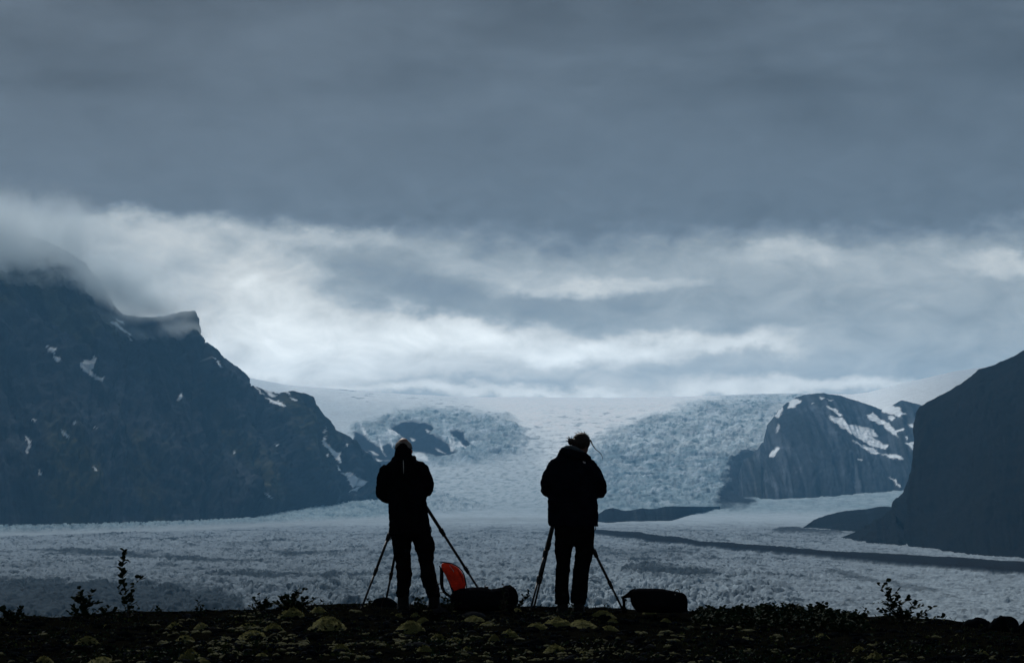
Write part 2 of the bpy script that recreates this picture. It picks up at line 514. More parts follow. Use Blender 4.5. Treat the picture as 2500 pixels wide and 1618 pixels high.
    r0 = fbm(x / 90, y / 160, 3, 41)
    lump = ridged(x / 55 + y / 200, y / 95, 4, 57, .58)
    swell = fbm(x / 420, y / 240, 3, 71)
    nearest = sstep(PY, 1380, 1480)
    wlx = fbm(x / 35, y / 60, 3, 61) * 9
    blk = sstep(fbm((x + wlx) / 8 + y / 36, y / 22, 3, 63, .6), -.22, .16) * 2.0 + sstep(fbm((x + wlx) / 4.0, y / 11, 2, 65, .65), -.2, .25) * 1.3
    r1 = r1 * .45 + blk
    amp_near = tongue * (.75 + (.35 + .7 * sstep(PX, 700, 1000) * (1 - sstep(PX, 1700, 2000))) * nearest + .5 * sstep(st2, -.1, .4)) * (1 - .75 * moraine) * (1 - .55 * sstep(PX, 1700, 2200))
    rim = polymask(PX, PY, [(-100, 1278), (400, 1274), (560, 1262), (700, 1240), (900, 1205), (980, 1200), (1040, 1190), (1200, 1240), (980, 1262), (700, 1272), (400, 1290), (0, 1300), (-100, 1300)], 4)
    fall = np.maximum(fallL * (1 - rocks), fallR)
    amp_far = farw * (.9 + 17 * fall * (1 - .3 * sstep(D, 6500, 9000)) + 3.2 * rim) * (1 - .6 * rocks)
    mound = polymask(PX, PY, Z(z6, s, [(1500, 1160), (1600, 1145), (1780, 1160), (1980, 1175), (1960, 1195), (1700, 1190), (1520, 1182)]), 4, wsm)
    dz = amp_near * r1 + amp_near * .8 * r0 + amp_far * lump * .85 + farw * fbm(x / 25, y / 60, 3, 77) * (2.0 + 3 * fall) * (1 - rocks * .5)
    dz += tongue * swell * 2.6 + moraine * 3.5 + rim * r1 * 1.4 + mound * (2.5 + 3 * fbm(x / 20, y / 30, 3, 5))
    dz += rocks * (ridged(x / 90, y / 300, 4, 91) * 9)
    edge = sstep(D, 9000, 9500)
    dz *= (1 - .93 * edge)
    co[..., 2] += dz
    # ---- albedo, with some shade painted in
    def C(r, g, b): return np.array([r, g, b], float)
    col = np.zeros(PX.shape + (3,))
    snow = C(.90, .94, .95); firn = C(.36, .43, .48); dirty_shaded = C(.225, .272, .312); grit_shade = C(.026, .036, .046)
    teal = C(.31, .40, .435); rockc = C(.026, .032, .040)
    up = (1 - sstep(PY, 1120, 1250))[..., None]
    col[:] = firn * (1 - up) + snow * up
    lown = sstep(PY + np.clip(900 - PX, 0, None) * .035, 1262, 1298)[..., None]
    col = col * (1 - lown) + dirty_shaded * lown  # near ice: dirt, with cloud shade put into its colour too
    slope = (polymask(PX, PY, [(560, 900), (700, 950), (900, 972), (1080, 985), (1180, 1010), (1330, 1080), (1330, 1220), (900, 1220), (880, 1100), (700, 1100)], 40, wrp) * .62)[..., None]
    col = col * (1 - slope) + C(.42, .50, .545) * slope
    nz = fbm(x / 60, y / 110, 5, 101, .6)
    nz2 = fbm(x / 11, y / 24, 4, 111, .6)
    icy = np.clip(blueband * .75 + fall * .95, 0, 1) * (1 - lown[..., 0] * .7)
    icy = np.maximum(icy, rim * (1 - sstep(PX, 980, 1100)) * 1.0)
    icy = icy * (.62 + .38 * sstep(nz, -.3, .3))
    col = col * (1 - icy[..., None]) + teal * icy[..., None]
    sn = fall * sstep(fbm(PX / 40, PY / 15, 5, 121, .62), .02, .3) * .9
    col = col * (1 - sn[..., None]) + C(.56, .64, .69) * sn[..., None]
    arcs = fbm(PX / 130 + fbm(PX / 300, PY / 120, 2, 183) * 2, PY / 34, 4, 181, .55)
    col *= (1 + .42 * arcs * fall)[..., None]
    lowfall = icy * sstep(PY, 1085, 1135)
    col = col * (1 - .50 * lowfall[..., None]) + C(.10, .17, .22) * .50 * lowfall[..., None]
    vert = fbm(PX / 6 + wx / 12, PY / 20, 4, 133, .62)
    dn = np.clip(fall * 1.1 + .35 * blueband + rim * .9, 0, 1) * np.maximum(sstep(fbm(PX / 24, PY / 10, 5, 131, .65), .04, .38), sstep(vert, .10, .42) * .8) * .74
    col = col * (1 - dn[..., None]) + C(.07, .13, .17) * dn[..., None]
    # crevassed streaks on the upper snow
    cre = (1 - fall) * (1 - sstep(PY, 1235, 1260)) * sstep(fbm(PX / 34, PY / 5, 4, 141, .6), .12, .38) * \
        np.maximum.reduce([sstep(PX, 1260, 1420) * (1 - sstep(PX, 1700, 1800)) * sstep(PY, 980, 1020),
                           polymask(PX, PY, Z(z5, s, [(760, 195), (900, 205), (1100, 265), (1000, 290), (860, 250)]), 6, wrp) * 1.3,
                           polymask(PX, PY, Z(z5, s, [(1250, 250), (1500, 262), (1750, 330), (1950, 380), (2200, 470), (2200, 640), (2050, 600), (1900, 420), (1600, 350), (1350, 300)]), 8, wrp),
                           sstep(PY, 1140, 1180) * .8])
    mid_ = sstep(PY, 1040, 1085) * (1 - sstep(PY, 1225, 1250)) * sstep(PX, 980, 1060) * (1 - sstep(PX, 1480, 1560))
    cre = np.clip(cre + mid_ * sstep(fbm(PX / 16 + PY / 30, PY / 5, 5, 143, .66), .0, .3) * .8, 0, 1)
    col = col * (1 - .68 * cre[..., None]) + C(.17, .23, .27) * .68 * cre[..., None]
    strip = smoothband[..., None]
    nc = (sstep(PY, 1370, 1430) * sstep(PX, 650, 950) * (1 - sstep(PX, 1600, 1900)) * .35)[..., None]
    col = col * (1 - nc) + C(.27, .33, .37) * nc
    far_r = (sstep(PX, 2060, 2380) * (1 - sstep(PY, 1010, 1060)))[..., None]
    col = col * (1 - .42 * far_r)  # far right snow dimmed in its colour, as if fading into cloud
    col = col * (1 - strip * .8) + C(.27, .32, .355) * strip * .8
    lines = sstep(fbm(PX / 90 + wx / 60, (PY - tilt) / 3.2 + wy / 9, 4, 171, .6), .12, .40) * (1 - sstep(PY, 1400, 1440) * .6)
    pits = sstep(fbm(PX / 9, PY / 5.5, 3, 173, .6), .18, .42)  # shade of small crevasses, painted as dark spots in the albedo
    dm = np.clip(near * (lines * .50 + pits * .5) + near * (streak * .62 + .30 * sstep(nz, .0, .4) + 1.0 * sstep(nz2, .06, .38) * .55) + dark_left * .66 + dark_patch * .70 + .30 * sstep(PY, 1310, 1440) * (1 - sstep(PX, 800, 1500)), 0, .9)[..., None] * (1 - strip)  # dirt, plus the near-left falloff in brightness painted into the colour
    col = col * (1 - dm) + grit_shade * dm
    rt = (sstep(PX, 1850, 2400) * near * .28)[..., None]
    col = col * (1 - rt) + C(.32, .38, .42) * rt
    rk = np.clip(np.maximum(rocks, np.maximum(moraine * .96, np.maximum.reduce([debris_low * .8 * sstep(nz, -.5, .1), polymask(PX, PY, [(1752, 1236), (1770, 1180), (1782, 1120), (1830, 1095), (1850, 1160), (1830, 1236)], 10, wrp), mound * .85]))), 0, 1)[..., None]
    col = col * (1 - rk) + rockc * rk
    mr_ = moraine[..., None]
    col = col * (1 - mr_) + C(.010, .013, .017) * mr_
    # snow left on the bare rock
    zs = lambda pts: Z(z5, s, pts)
    sp_ = np.maximum.reduce([polymask(PX, PY, zs(p_), 2.0, (wx * .1, wy * .15)) for p_ in [
        [(860, 545), (900, 590), (990, 668), (930, 632), (868, 605)], [(1105, 485), (1180, 510), (1190, 528), (1120, 520)],
        [(930, 455), (975, 530), (940, 505)], [(1050, 525), (1070, 590), (1075, 640), (1105, 665), (1062, 630)], [(1520, 540), (1540, 560), (1560, 625), (1548, 628)],
        [(1545, 520), (1570, 580), (1560, 620), (1600, 572), (1655, 620), (1580, 612), (1560, 630)], [(1440, 612), (1510, 640), (1460, 628)],
        [(1280, 640), (1360, 650), (1400, 700), (1300, 665)], [(1260, 545), (1295, 560), (1275, 566)], [(1370, 485), (1405, 492), (1385, 503)], [(980, 630), (1050, 660), (1010, 655)],
        [(1030, 680), (1080, 692), (1045, 697)], [(1100, 510), (1140, 560), (1150, 610), (1130, 560)]]])
    sp_ = sp_[..., None] * .85
    col = col * (1 - sp_) + C(.85, .9, .92) * sp_
    col *= (1 + .16 * fbm(x / 30, y / 70, 4, 151, .6))[..., None]
    col = np.clip(col, .015, .92)
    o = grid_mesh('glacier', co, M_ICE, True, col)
    tag(o, kind='structure')
    return o
build_glacier()

# ================================================================== MOUNTAINS (lofted between foot line and ridge line)
def resample(pts, n):
    pts = np.asarray(pts, float)
    d = np.concatenate([[0], np.cumsum(np.linalg.norm(np.diff(pts[:, :2], axis=0), axis=1))])
    t = np.linspace(0, d[-1], n)
    return np.stack([np.interp(t, d, pts[:, k]) for k in range(pts.shape[1])], 1)

def mountain(name, ridge, foot, ns, nt, amp, seed, snow=(), base=(.045, .05, .055), green=(.06, .062, .035), depth_pow=1.0, back=None, ridge_amp=.12, gully=(1, 1), greenk=.5, tilt=.6, slant=0, end=.06):
    """ridge, foot: lists of (px, py, distance)"""
    R = resample(ridge, ns)
    fa = np.array(foot, float); sl = np.linspace(0, slant, ns)
    fpx = R[:, 0] + sl
    Fo = np.stack([fpx, np.interp(fpx, fa[:, 0], fa[:, 1]), np.interp(fpx, fa[:, 0], fa[:, 2])], 1)
    t = np.linspace(0, 1, nt)[:, None]
    Rw = Pv(R[:, 0], R[:, 1], R[:, 2]); Fw = Pv(Fo[:, 0], Fo[:, 1], Fo[:, 2])
    Fw[:, 2] -= 12
    fz = t ** 1.0
    fy = t ** depth_pow
    co = np.zeros((nt, ns, 3))
    co[..., 0] = Fw[:, 0] * (1 - fy) + Rw[:, 0] * fy
    co[..., 1] = Fw[:, 1] * (1 - fy) + Rw[:, 1] * fy
    co[..., 2] = Fw[:, 2] * (1 - fz) + Rw[:, 2] * fz
    du = np.gradient(co, axis=1); dv = np.gradient(co, axis=0)
    n = np.cross(du, dv); n /= (np.linalg.norm(n, axis=-1, keepdims=True) + 1e-9)
    X, Y, Zc = co[..., 0], co[..., 1], co[..., 2]
    S = np.linspace(0, 1, ns)[None, :] * np.linalg.norm(np.diff(Rw, axis=0), axis=1).sum()
    S = S + 0 * t
    H = Zc
    w = fbm(S / 400, H / 300, 3, seed + 2) * 130
    # gullies run down and sideways along the fall line
    g = ridged((S + w + H * tilt) / (170 * gully[0]), H / (520 * gully[1]), 5, seed, .55)
    f = fbm(S / 120, H / 90, 5, seed + 5, .55)
    big = fbm(S / 700, H / 600, 3, seed + 9)
    tt = t + 0 * S
    sn = np.linspace(0, 1, ns)[None, :] + 0 * t
    env = sstep(tt, 0, .12) * (1 - sstep(tt, .75, 1.0) * (1 - ridge_amp)) * sstep(sn, 0, end)
    big = big * (1 - sstep(tt, .55, .95))
    disp = (g * .8 + f * .45 + big * 1.2) * amp * env
    # crags near the ridge
    disp += (fbm(S / 34, H / 26, 5, seed + 21, .68) * .30 + ridged(S / 75, H / 38, 3, seed + 23, .6) * .10) * amp * (.3 + .7 * env) * sstep(sn, 0, .04)
    co = co + n * disp[..., None] * np.sign(-n[..., 1:2])
    # albedo
    px, py = proj(co)
    gm = sstep(fbm((S + H * tilt) / 230, H / 260, 5, seed + 31, .6), .0, .35) * greenk
    col = np.zeros(co.shape); col[:] = base
    col = col * (1 - gm[..., None]) + np.array(green) * gm[..., None]
    sc_ = sstep(fbm((S + H * tilt) / 60, H / 200, 4, seed + 41, .6), .1, .5)[..., None] * .45
    col = col * (1 - sc_) + np.array([.036, .032, .030]) * sc_
    # lighter rock bands and darker gully streaks
    bd = sstep(fbm(S / 500, (H + fbm(S / 200, H / 200, 3, seed + 61) * 60) / 24, 4, seed + 62, .6), .05, .4)[..., None] * .5
    col = col * (1 + .9 * bd)
    gl = sstep(ridged((S + H * tilt) / 90, H / 420, 4, seed + 71, .6), .25, .6)[..., None]
    col = col * (1 - .55 * gl)
    wx = fbm(px / 14, py / 10, 4, seed + 51) * 7; wy = fbm(px / 14, py / 10, 4, seed + 52) * 5
    for p_ in snow:
        k = 1.0
        if isinstance(p_, tuple): p_, k = p_
        m_ = polymask(px, py, p_, 1.3, (wx, wy))[..., None] * k
        col = col * (1 - m_) + np.array([.80, .85, .88]) * m_
    # back slope
    nb = 10
    b = np.linspace(0, 1, nb + 1)[1:, None]
    top = co[-1]
    bk = np.zeros((nb, ns, 3))
    bx = back if back is not None else 900
    bk[..., 1] = top[:, 1] + b * bx
    bk[..., 0] = top[:, 0] * (1 + 1.03 * b * bx / top[:, 1])
    bk[..., 2] = top[:, 2] * (1 - b) + (Fw[:, 2] - 60) * b
    co = np.concatenate([co, bk]); col = np.concatenate([col, np.repeat(col[-1:], nb, 0)])
    o = grid_mesh(name, co, M_ROCK, True, np.clip(col, .01, .9))
    tag(o, kind='structure')
    return o

z3 = (0, 450); z4 = (0, 900); z5 = (550, 880); z7 = (1900, 820); s = .3571; s7 = .3896
snowL = [
    Z(z3, s, [(315, 1098), (360, 1122), (388, 1118), (375, 1152), (345, 1142)]), Z(z3, s, [(368, 1172), (415, 1190), (422, 1214), (385, 1207)]),
    (Z(z3, s, [(543, 1240), (580, 1196), (615, 1210), (655, 1162), (648, 1215), (628, 1280), (642, 1300), (690, 1325), (714, 1312), (700, 1352), (640, 1322), (600, 1284), (570, 1268)]), .8),
    Z(z3, s, [(760, 930), (800, 950), (840, 980), (900, 1030), (890, 1035), (820, 990), (770, 950)]), Z(z3, s, [(878, 1040), (905, 1065), (895, 1068)]),
    Z(z3, s, [(795, 915), (840, 945), (850, 960), (810, 940)]),
    Z(z3, s, [(1450, 1175), (1475, 1190), (1470, 1200)]), Z(z3, s, [(1482, 1200), (1500, 1205), (1518, 1245), (1505, 1245)]),
    Z(z3, s, [(1210, 1478), (1222, 1445), (1250, 1425), (1248, 1460), (1228, 1480)]),
    Z(z4, s, [(205, 330), (245, 355), (240, 360)]), Z(z4, s, [(250, 362), (272, 378), (262, 378)]),
    Z(z4, s, [(405, 410), (430, 425), (445, 430), (475, 468), (470, 482), (432, 452), (425, 432)]), Z(z4, s, [(498, 370), (512, 352), (523, 372), (512, 390)]),
    (Z(z4, s, [(170, 455), (205, 485), (215, 530), (180, 578), (168, 560), (195, 520)]), .6), Z(z4, s, [(265, 688), (275, 700), (288, 730), (272, 722)]),
    Z(z4, s, [(628, 668), (650, 675), (668, 695), (650, 686)]), Z(z4, s, [(645, 400), (660, 405), (655, 412)]),
    (Z(z4, s, [(1800, 845), (1830, 855), (1870, 885), (1840, 882)]), .55), Z(z4, s, [(1595, 560), (1620, 582), (1612, 585)]), Z(z4, s, [(1880, 512), (1902, 528), (1890, 528)]),
    Z(z5, s, [(165, 105), (240, 118), (340, 150), (430, 196), (452, 238), (425, 222), (385, 205), (350, 200), (322, 196), (376, 232), (352, 228), (318, 205), (290, 185), (330, 228), (352, 242), (325, 248), (285, 222), (255, 195), (232, 172), (215, 178), (262, 230), (240, 222), (200, 180), (178, 150)]),
    Z(z5, s, [(448, 250), (492, 272), (488, 280), (455, 265)]),
    Z(z5, s, [(272, 250), (305, 262), (340, 278), (362, 272), (412, 305), (395, 312), (345, 298), (310, 285)]),
    Z(z5, s, [(690, 452), (682, 490), (674, 494), (680, 468)]),
    Z(z5, s, [(678, 512), (686, 555), (730, 602), (762, 628), (782, 628), (788, 665), (792, 706), (770, 690), (740, 650), (705, 610), (664, 566)]),
    Z(z5, s, [(795, 758), (825, 772), (852, 762), (885, 790), (930, 812), (970, 825), (945, 855), (915, 862), (870, 858), (852, 840), (830, 795)]),
    Z(z5, s, [(840, 900), (878, 872), (922, 864), (895, 892), (870, 890)]), Z(z5, s, [(764, 718), (780, 728), (788, 745), (776, 748)]), Z(z5, s, [(692, 642), (712, 636), (706, 660), (696, 655)]),
    Z(z5, s, [(822, 570), (838, 575), (835, 590)]),
]
ridgeL = [(-420, 600, 4700), (-150, 575, 4600), (0, 570, 4500), (110, 590, 4450), (200, 640, 4400), (248, 690, 4380), (272, 740, 4360), (300, 768, 4350), (350, 776, 4360), (400, 772, 4380), (440, 764, 4400), (474, 762, 4400), (484, 780, 4405), (488, 798, 4410),
          (496, 820, 4430), (505, 838, 4450), (530, 858, 4480), (545, 876, 4500), (575, 893, 4540), (592, 908, 4560), (606, 926, 4580), (612, 944, 4600), (640, 955, 4630), (680, 961, 4660), (711, 956, 4680), (745, 960, 4700), (765, 968, 4720), (774, 990, 4730),
          (786, 1004, 4750), (800, 1022, 4760), (818, 1050, 4780), (835, 1060, 4800), (856, 1070, 4810), (862, 1092, 4820), (885, 1104, 4830), (905, 1128, 4840), (930, 1150, 4850), (955, 1175, 4850), (985, 1200, 4860), (1010, 1222, 4870)]
footL = [(-420, 1310, 2800), (-150, 1300, 2850), (0, 1294, 2960), (200, 1288, 3080), (400, 1282, 3220), (600, 1272, 3440), (680, 1256, 3800), (760, 1243, 4150), (850, 1228, 4400), (930, 1222, 4560), (1010, 1226, 4700)]
mountain('mountain_ridge', ridgeL, footL, 640, 330, 38, 201, snowL, base=(.040, .047, .056), green=(.058, .056, .028), depth_pow=.9, greenk=.8)

snowC = [Z(z7, s7, p_) for p_ in [
    [(303, 438), (345, 446), (402, 492), (378, 500)], [(320, 504), (405, 512), (440, 558), (500, 562), (600, 588), (624, 628), (580, 626), (640, 668), (688, 680), (680, 710), (600, 692), (555, 672), (470, 622), (400, 572), (350, 546)],
    [(456, 652), (520, 680), (580, 700), (600, 705), (640, 735), (600, 744), (530, 700)], [(645, 742), (740, 738), (790, 774), (720, 766)],
    [(558, 492), (600, 478), (640, 528), (695, 545), (735, 592), (788, 570), (780, 592), (740, 602), (750, 636), (700, 602), (660, 560), (600, 532), (566, 518)],
    [(620, 428), (705, 425), (735, 448), (760, 445), (775, 478), (810, 490), (770, 492), (778, 512), (720, 492), (660, 482), (640, 450)],
    [(690, 506), (712, 498), (736, 512), (714, 532), (694, 526)], [(816, 555), (842, 545), (846, 580)], [(796, 672), (850, 660), (850, 715)], [(698, 882), (740, 905), (768, 944), (755, 942)],
    [(795, 625), (812, 630), (803, 648)], [(258, 382), (292, 388), (270, 396)], [(308, 394), (336, 402), (330, 410)], [(66, 408), (100, 395), (145, 405), (100, 446), (62, 458)], [(500, 768), (528, 775), (520, 782)],
    [(215, 415), (228, 418), (222, 425)]]]
snowC += [(Z((1350, 880), s, [(1520, 385), (1552, 330), (1575, 305), (1560, 350), (1545, 390)]), .8), (Z((1350, 880), s, [(1520, 490), (1545, 430), (1555, 440), (1538, 480)]), .6),
          (Z((1350, 880), s, [(1530, 580), (1545, 600), (1510, 660), (1480, 655)]), .9)]
ridgeC = [(1785, 1222, 5250), (1795, 1190, 5350), (1805, 1150, 5500), (1815, 1122, 5650), (1840, 1110, 5800), (1862, 1080, 6000), (1872, 1040, 6150), (1886, 1022, 6250), (1900, 1002, 6320), (1920, 985, 6400), (1945, 970, 6480), (1975, 961, 6500), (2010, 960, 6500), (2045, 965, 6500), (2090, 978, 6500), (2125, 990, 6480),
          (2150, 1000, 6450), (2180, 989, 6450), (2202, 978, 6450), (2230, 984, 6450), (2270, 996, 6450), (2330, 1010, 6450), (2480, 1010, 6400), (2700, 1010, 6400)]
footC = [(1785, 1232, 4500), (1900, 1228, 4560), (2000, 1222, 4650), (2100, 1213, 4800), (2190, 1204, 4930), (2300, 1204, 4930), (2700, 1204, 4930)]
mountain('rocky_hill', ridgeC, footC, 420, 220, 17, 311, snowC, base=(.066, .080, .096), green=(.045, .046, .036), greenk=.5, end=.22)

ridgeD = [(2040, 1316, 2570), (2070, 1306, 2600), (2110, 1290, 2640), (2150, 1266, 2680), (2172, 1242, 2720), (2188, 1218, 2740), (2204, 1200, 2760), (2214, 1172, 2790), (2221, 1140, 2810), (2226, 1110, 2820), (2229, 1070, 2830), (2230, 1035, 2830), (2236, 1012, 2840), (2246, 994, 2850), (2275, 978, 2870),
          (2310, 960, 2880), (2345, 940, 2880), (2366, 924, 2890), (2392, 903, 2900), (2420, 895, 2910), (2445, 883, 2920), (2475, 872, 2920), (2500, 858, 2930), (2600, 820, 2950), (2900, 760, 3000), (3200, 760, 3000)]
footD = [(2040, 1322, 2400), (2110, 1324, 2370), (2200, 1334, 2250), (2300, 1348, 2090), (2400, 1360, 1960), (2500, 1370, 1850), (2700, 1385, 1700), (2950, 1395, 1620), (3200, 1400, 1600)]
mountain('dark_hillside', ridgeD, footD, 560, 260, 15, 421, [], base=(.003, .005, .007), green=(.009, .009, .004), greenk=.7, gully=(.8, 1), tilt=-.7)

# moraine banks on the ice
ridgeE = [(1420, 1272, 3500), (1440, 1264, 3560), (1462, 1255, 3600), (1480, 1245, 3620), (1497, 1241, 3630), (1515, 1246, 3640), (1540, 1247, 3650), (1568, 1241, 3660), (1590, 1244, 3680), (1625, 1238, 3720), (1660, 1237, 3780), (1710, 1236, 3950), (1770, 1236, 4330)]
footE = [(1420, 1284, 3150), (1480, 1283, 3180), (1560, 1279, 3290), (1640, 1277, 3320), (1665, 1266, 3600), (1700, 1254, 3900), (1735, 1245, 4120), (1770, 1239, 4280)]
mountain('moraine_bank', ridgeE, footE, 260, 30, 2.2, 511, [], base=(.018, .022, .026), green=(.02, .02, .018), back=120, ridge_amp=.9)
ridgeF = [(1958, 1289, 3010), (1985, 1272, 3200), (2015, 1260, 3250), (2060, 1250, 3260), (2100, 1246, 3260), (2140, 1240, 3270), (2200, 1238, 3270), (2260, 1238, 3270)]
footF = [(1955, 1291, 2960), (1985, 1296, 2830), (2020, 1302, 2760), (2050, 1312, 2640), (2100, 1318, 2600), (2150, 1318, 2600), (2200, 1318, 2600), (2260, 1318, 2600)]
mountain('gravel_bank', ridgeF, footF, 160, 40, 3.0, 611, [], base=(.013, .016, .019), green=(.02, .018, .014), back=150, ridge_amp=.9)

# ================================================================== HAZE and the mist on the peaks
def box_obj(name, lo, hi, mat):
    b = MB(); b.box(lo, hi)
    return b.obj(name, mat, None, False)

def build_haze():
    m_ = bpy.data.materials.new('haze_air'); m_.use_nodes = True
    nt = m_.node_tree; N, L = nt.nodes, nt.links
    N.remove(N['Principled BSDF'])
    v = N.new('ShaderNodeVolumePrincipled')
    v.inputs['Color'].default_value = HAZE_COLOR
    v.inputs['Density'].default_value = HAZE_DENSITY
    v.inputs['Anisotropy'].default_value = HAZE_G
    L.new(v.outputs[0], N['Material Output'].inputs['Volume'])
    o = box_obj('haze', (-9000, -300, -90), (9000, 12800, 690), m_)
    tag(o, kind='stuff')
HAZE_DENSITY = 4.1e-5
HAZE_COLOR = (.23, .59, 1.0, 1)
HAZE_G = .1
build_haze()

def build_mist():
    m_ = bpy.data.materials.new('mist_cloud'); m_.use_nodes = True
    nt = m_.node_tree; N, L = nt.nodes, nt.links
    N.remove(N['Principled BSDF'])
    v = N.new('ShaderNodeVolumePrincipled')
    v.inputs['Color'].default_value = (.90, .97, 1, 1)
    v.inputs['Anisotropy'].default_value = .0
    L.new(v.outputs[0], N['Material Output'].inputs['Volume'])
    tc = N.new('ShaderNodeTexCoord')
    n = N.new('ShaderNodeTexNoise'); n.inputs['Scale'].default_value = 1 / 95.; n.inputs['Detail'].default_value = 5; n.inputs['Roughness'].default_value = .58; n.inputs['Distortion'].default_value = .6
    geo = N.new('ShaderNodeNewGeometry')
    L.new(geo.outputs['Position'], n.inputs['Vector'])
    ln = N.new('ShaderNodeVectorMath'); ln.operation = 'LENGTH'
    L.new(tc.outputs['Object'], ln.inputs[0])
    def m(op, a, b):
        q = N.new('ShaderNodeMath'); q.operation = op
        for i, w in enumerate((a, b)):
            if isinstance(w, (int, float)): q.inputs[i].default_value = w
            else: L.new(w, q.inputs[i])
        return q.outputs[0]
    # density falls off towards the rim of each bank, eaten into by noise
    fo = m('SUBTRACT', 1.0, ln.outputs['Value'])
    d = m('ADD', m('MULTIPLY', fo, 1.0), m('MULTIPLY', m('SUBTRACT', n.outputs[0], .5), 3.0))
    mr = N.new('ShaderNodeMapRange'); mr.interpolation_type = 'SMOOTHSTEP'
    L.new(d, mr.inputs[0]); mr.inputs[1].default_value = .0; mr.inputs[2].default_value = 1.25; mr.inputs[3].default_value = 0; mr.inputs[4].default_value = MIST_D
    rim = N.new('ShaderNodeMapRange'); rim.interpolation_type = 'SMOOTHSTEP'
    L.new(fo, rim.inputs[0]); rim.inputs[1].default_value = 0; rim.inputs[2].default_value = .65; rim.inputs[3].default_value = 0; rim.inputs[4].default_value = 1
    L.new(m('MULTIPLY', mr.outputs[0], rim.outputs[0]), v.inputs['Density'])
    m_.cycles.volume_step_rate = 1.0
    for px, py, D, rx, ry, rz in MIST:
        b = MB(); b.ball((0, 0, 0), 1.0, 20, 12)
        o = b.obj('mist', m_)
        o.location = tuple(P(px, py, D))
        o.scale = (rx / F * D, ry, rz / F * D)
        tag(o, kind='stuff')
MIST_D = .020
MIST = [  # px, py, distance, half width px, half depth m, half height px
    (40, 590, 4250, 330, 360, 165), (-300, 600, 4300, 330, 360, 180), (370, 752, 4330, 190, 190, 60), (300, 700, 4300, 170, 190, 95),
    (440, 812, 4280, 110, 90, 48), (345, 842, 4230, 60, 70, 60), (240, 790, 4130, 130, 80, 60), (160, 700, 4250, 240, 190, 90),
]
build_mist()
#==FOREGROUND==
# ================================================================== GROUND: one sheet, moraine crest in front, valley floor beyond
CREST_PX = np.array([-2500, -400, 0, 150, 330, 560, 640, 760, 900, 1100, 1300, 1480, 1560, 1700, 1850, 2050, 2200, 2330, 2450, 2560, 3200, 5000])
CREST_PY = np.array([1520, 1512, 1508, 1504, 1493, 1489, 1484, 1477, 1475, 1476, 1479, 1483, 1487, 1490, 1497, 1503, 1507, 1517, 1527, 1533, 1545, 1560])
DC = 25.6
def ground_z(x, y):
    px = CX + F * x / np.maximum(y, 8.0)
    pxc = CX + F * x / DC
    zc = -(np.interp(pxc, CREST_PX, CREST_PY) - 1220.0) / F * DC
    z = zc + 0 * y
    z = z + .035 * fbm(x / 1.1, y / 1.1, 3, 901) + .022 * fbm(x / .28, y / .28, 3, 911) + .05 * fbm(x / 3.7, y / 3.7, 2, 921) * sstep(np.abs(y - DC), 0, 2)
    near = sstep(y, 15.5, 3.0) if False else (1 - sstep(y, 3.0, 15.5))
    z = z * (1 - near) + (-1.62 + .05 * fbm(x, y, 3, 905)) * near
    drop = np.clip(y - DC, 0, None)
    z = z - .16 * drop ** 1.15 * sstep(drop, 0, 2.0)
    z = np.maximum(z, -76 + 3 * fbm(x / 300, y / 300, 3, 931))
    return z

def build_ground():
    xs = np.concatenate([-np.geomspace(16000, 9.2, 46), np.arange(-8.8, 8.81, .045), np.geomspace(9.2, 16000, 46)])
    ys = np.concatenate([-np.geomspace(3000, 1, 14), [3, 6, 9, 11, 12.5], np.arange(13.6, 27.5, .05), np.geomspace(28, 16500, 60)])
    X, Y = np.meshgrid(xs, ys)
    co = np.stack([X, Y, ground_z(X, Y)], -1)
    m_ = bpy.data.materials.new('moraine_soil'); m_.use_nodes = True
    nt = m_.node_tree; N, L = nt.nodes, nt.links
    b = N['Principled BSDF']; b.inputs['Roughness'].default_value = .95; b.inputs['Specular IOR Level'].default_value = 0
    tc = N.new('ShaderNodeTexCoord')
    n = N.new('ShaderNodeTexNoise'); n.inputs['Scale'].default_value = 5; n.inputs['Detail'].default_value = 7; n.inputs['Roughness'].default_value = .7
    L.new(tc.outputs['Object'], n.inputs['Vector'])
    r = N.new('ShaderNodeValToRGB'); L.new(n.outputs[0], r.inputs[0])
    e = r.color_ramp.elements
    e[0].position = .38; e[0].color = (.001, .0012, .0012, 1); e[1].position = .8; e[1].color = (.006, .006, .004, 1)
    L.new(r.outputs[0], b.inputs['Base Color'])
    n2 = N.new('ShaderNodeTexNoise'); n2.inputs['Scale'].default_value = 28; n2.inputs['Detail'].default_value = 5
    L.new(tc.outputs['Object'], n2.inputs['Vector'])
    bp = N.new('ShaderNodeBump'); bp.inputs['Strength'].default_value = .9; bp.inputs['Distance'].default_value = .03
    L.new(n2.outputs[0], bp.inputs['Height']); L.new(bp.outputs[0], b.inputs['Normal'])
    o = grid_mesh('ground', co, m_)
    tag(o, kind='structure')
build_ground()

def gz(x, y): return float(ground_z(np.array([x], float), np.array([y], float))[0])
def on_ground(px, py, dmin=14.0, dmax=25.6):
    """ground point seen at photo pixel (px, py) (nearest to the row asked for)"""
    best = None
    for D in np.linspace(dmin, dmax, 60):
        p = P(px, py, D); e = abs(gz(p[0], p[1]) - p[2])
        if best is None or e < best[0]: best = (e, D, p)
    D, p = best[1], best[2]
    return np.array([p[0], p[1], gz(p[0], p[1])])

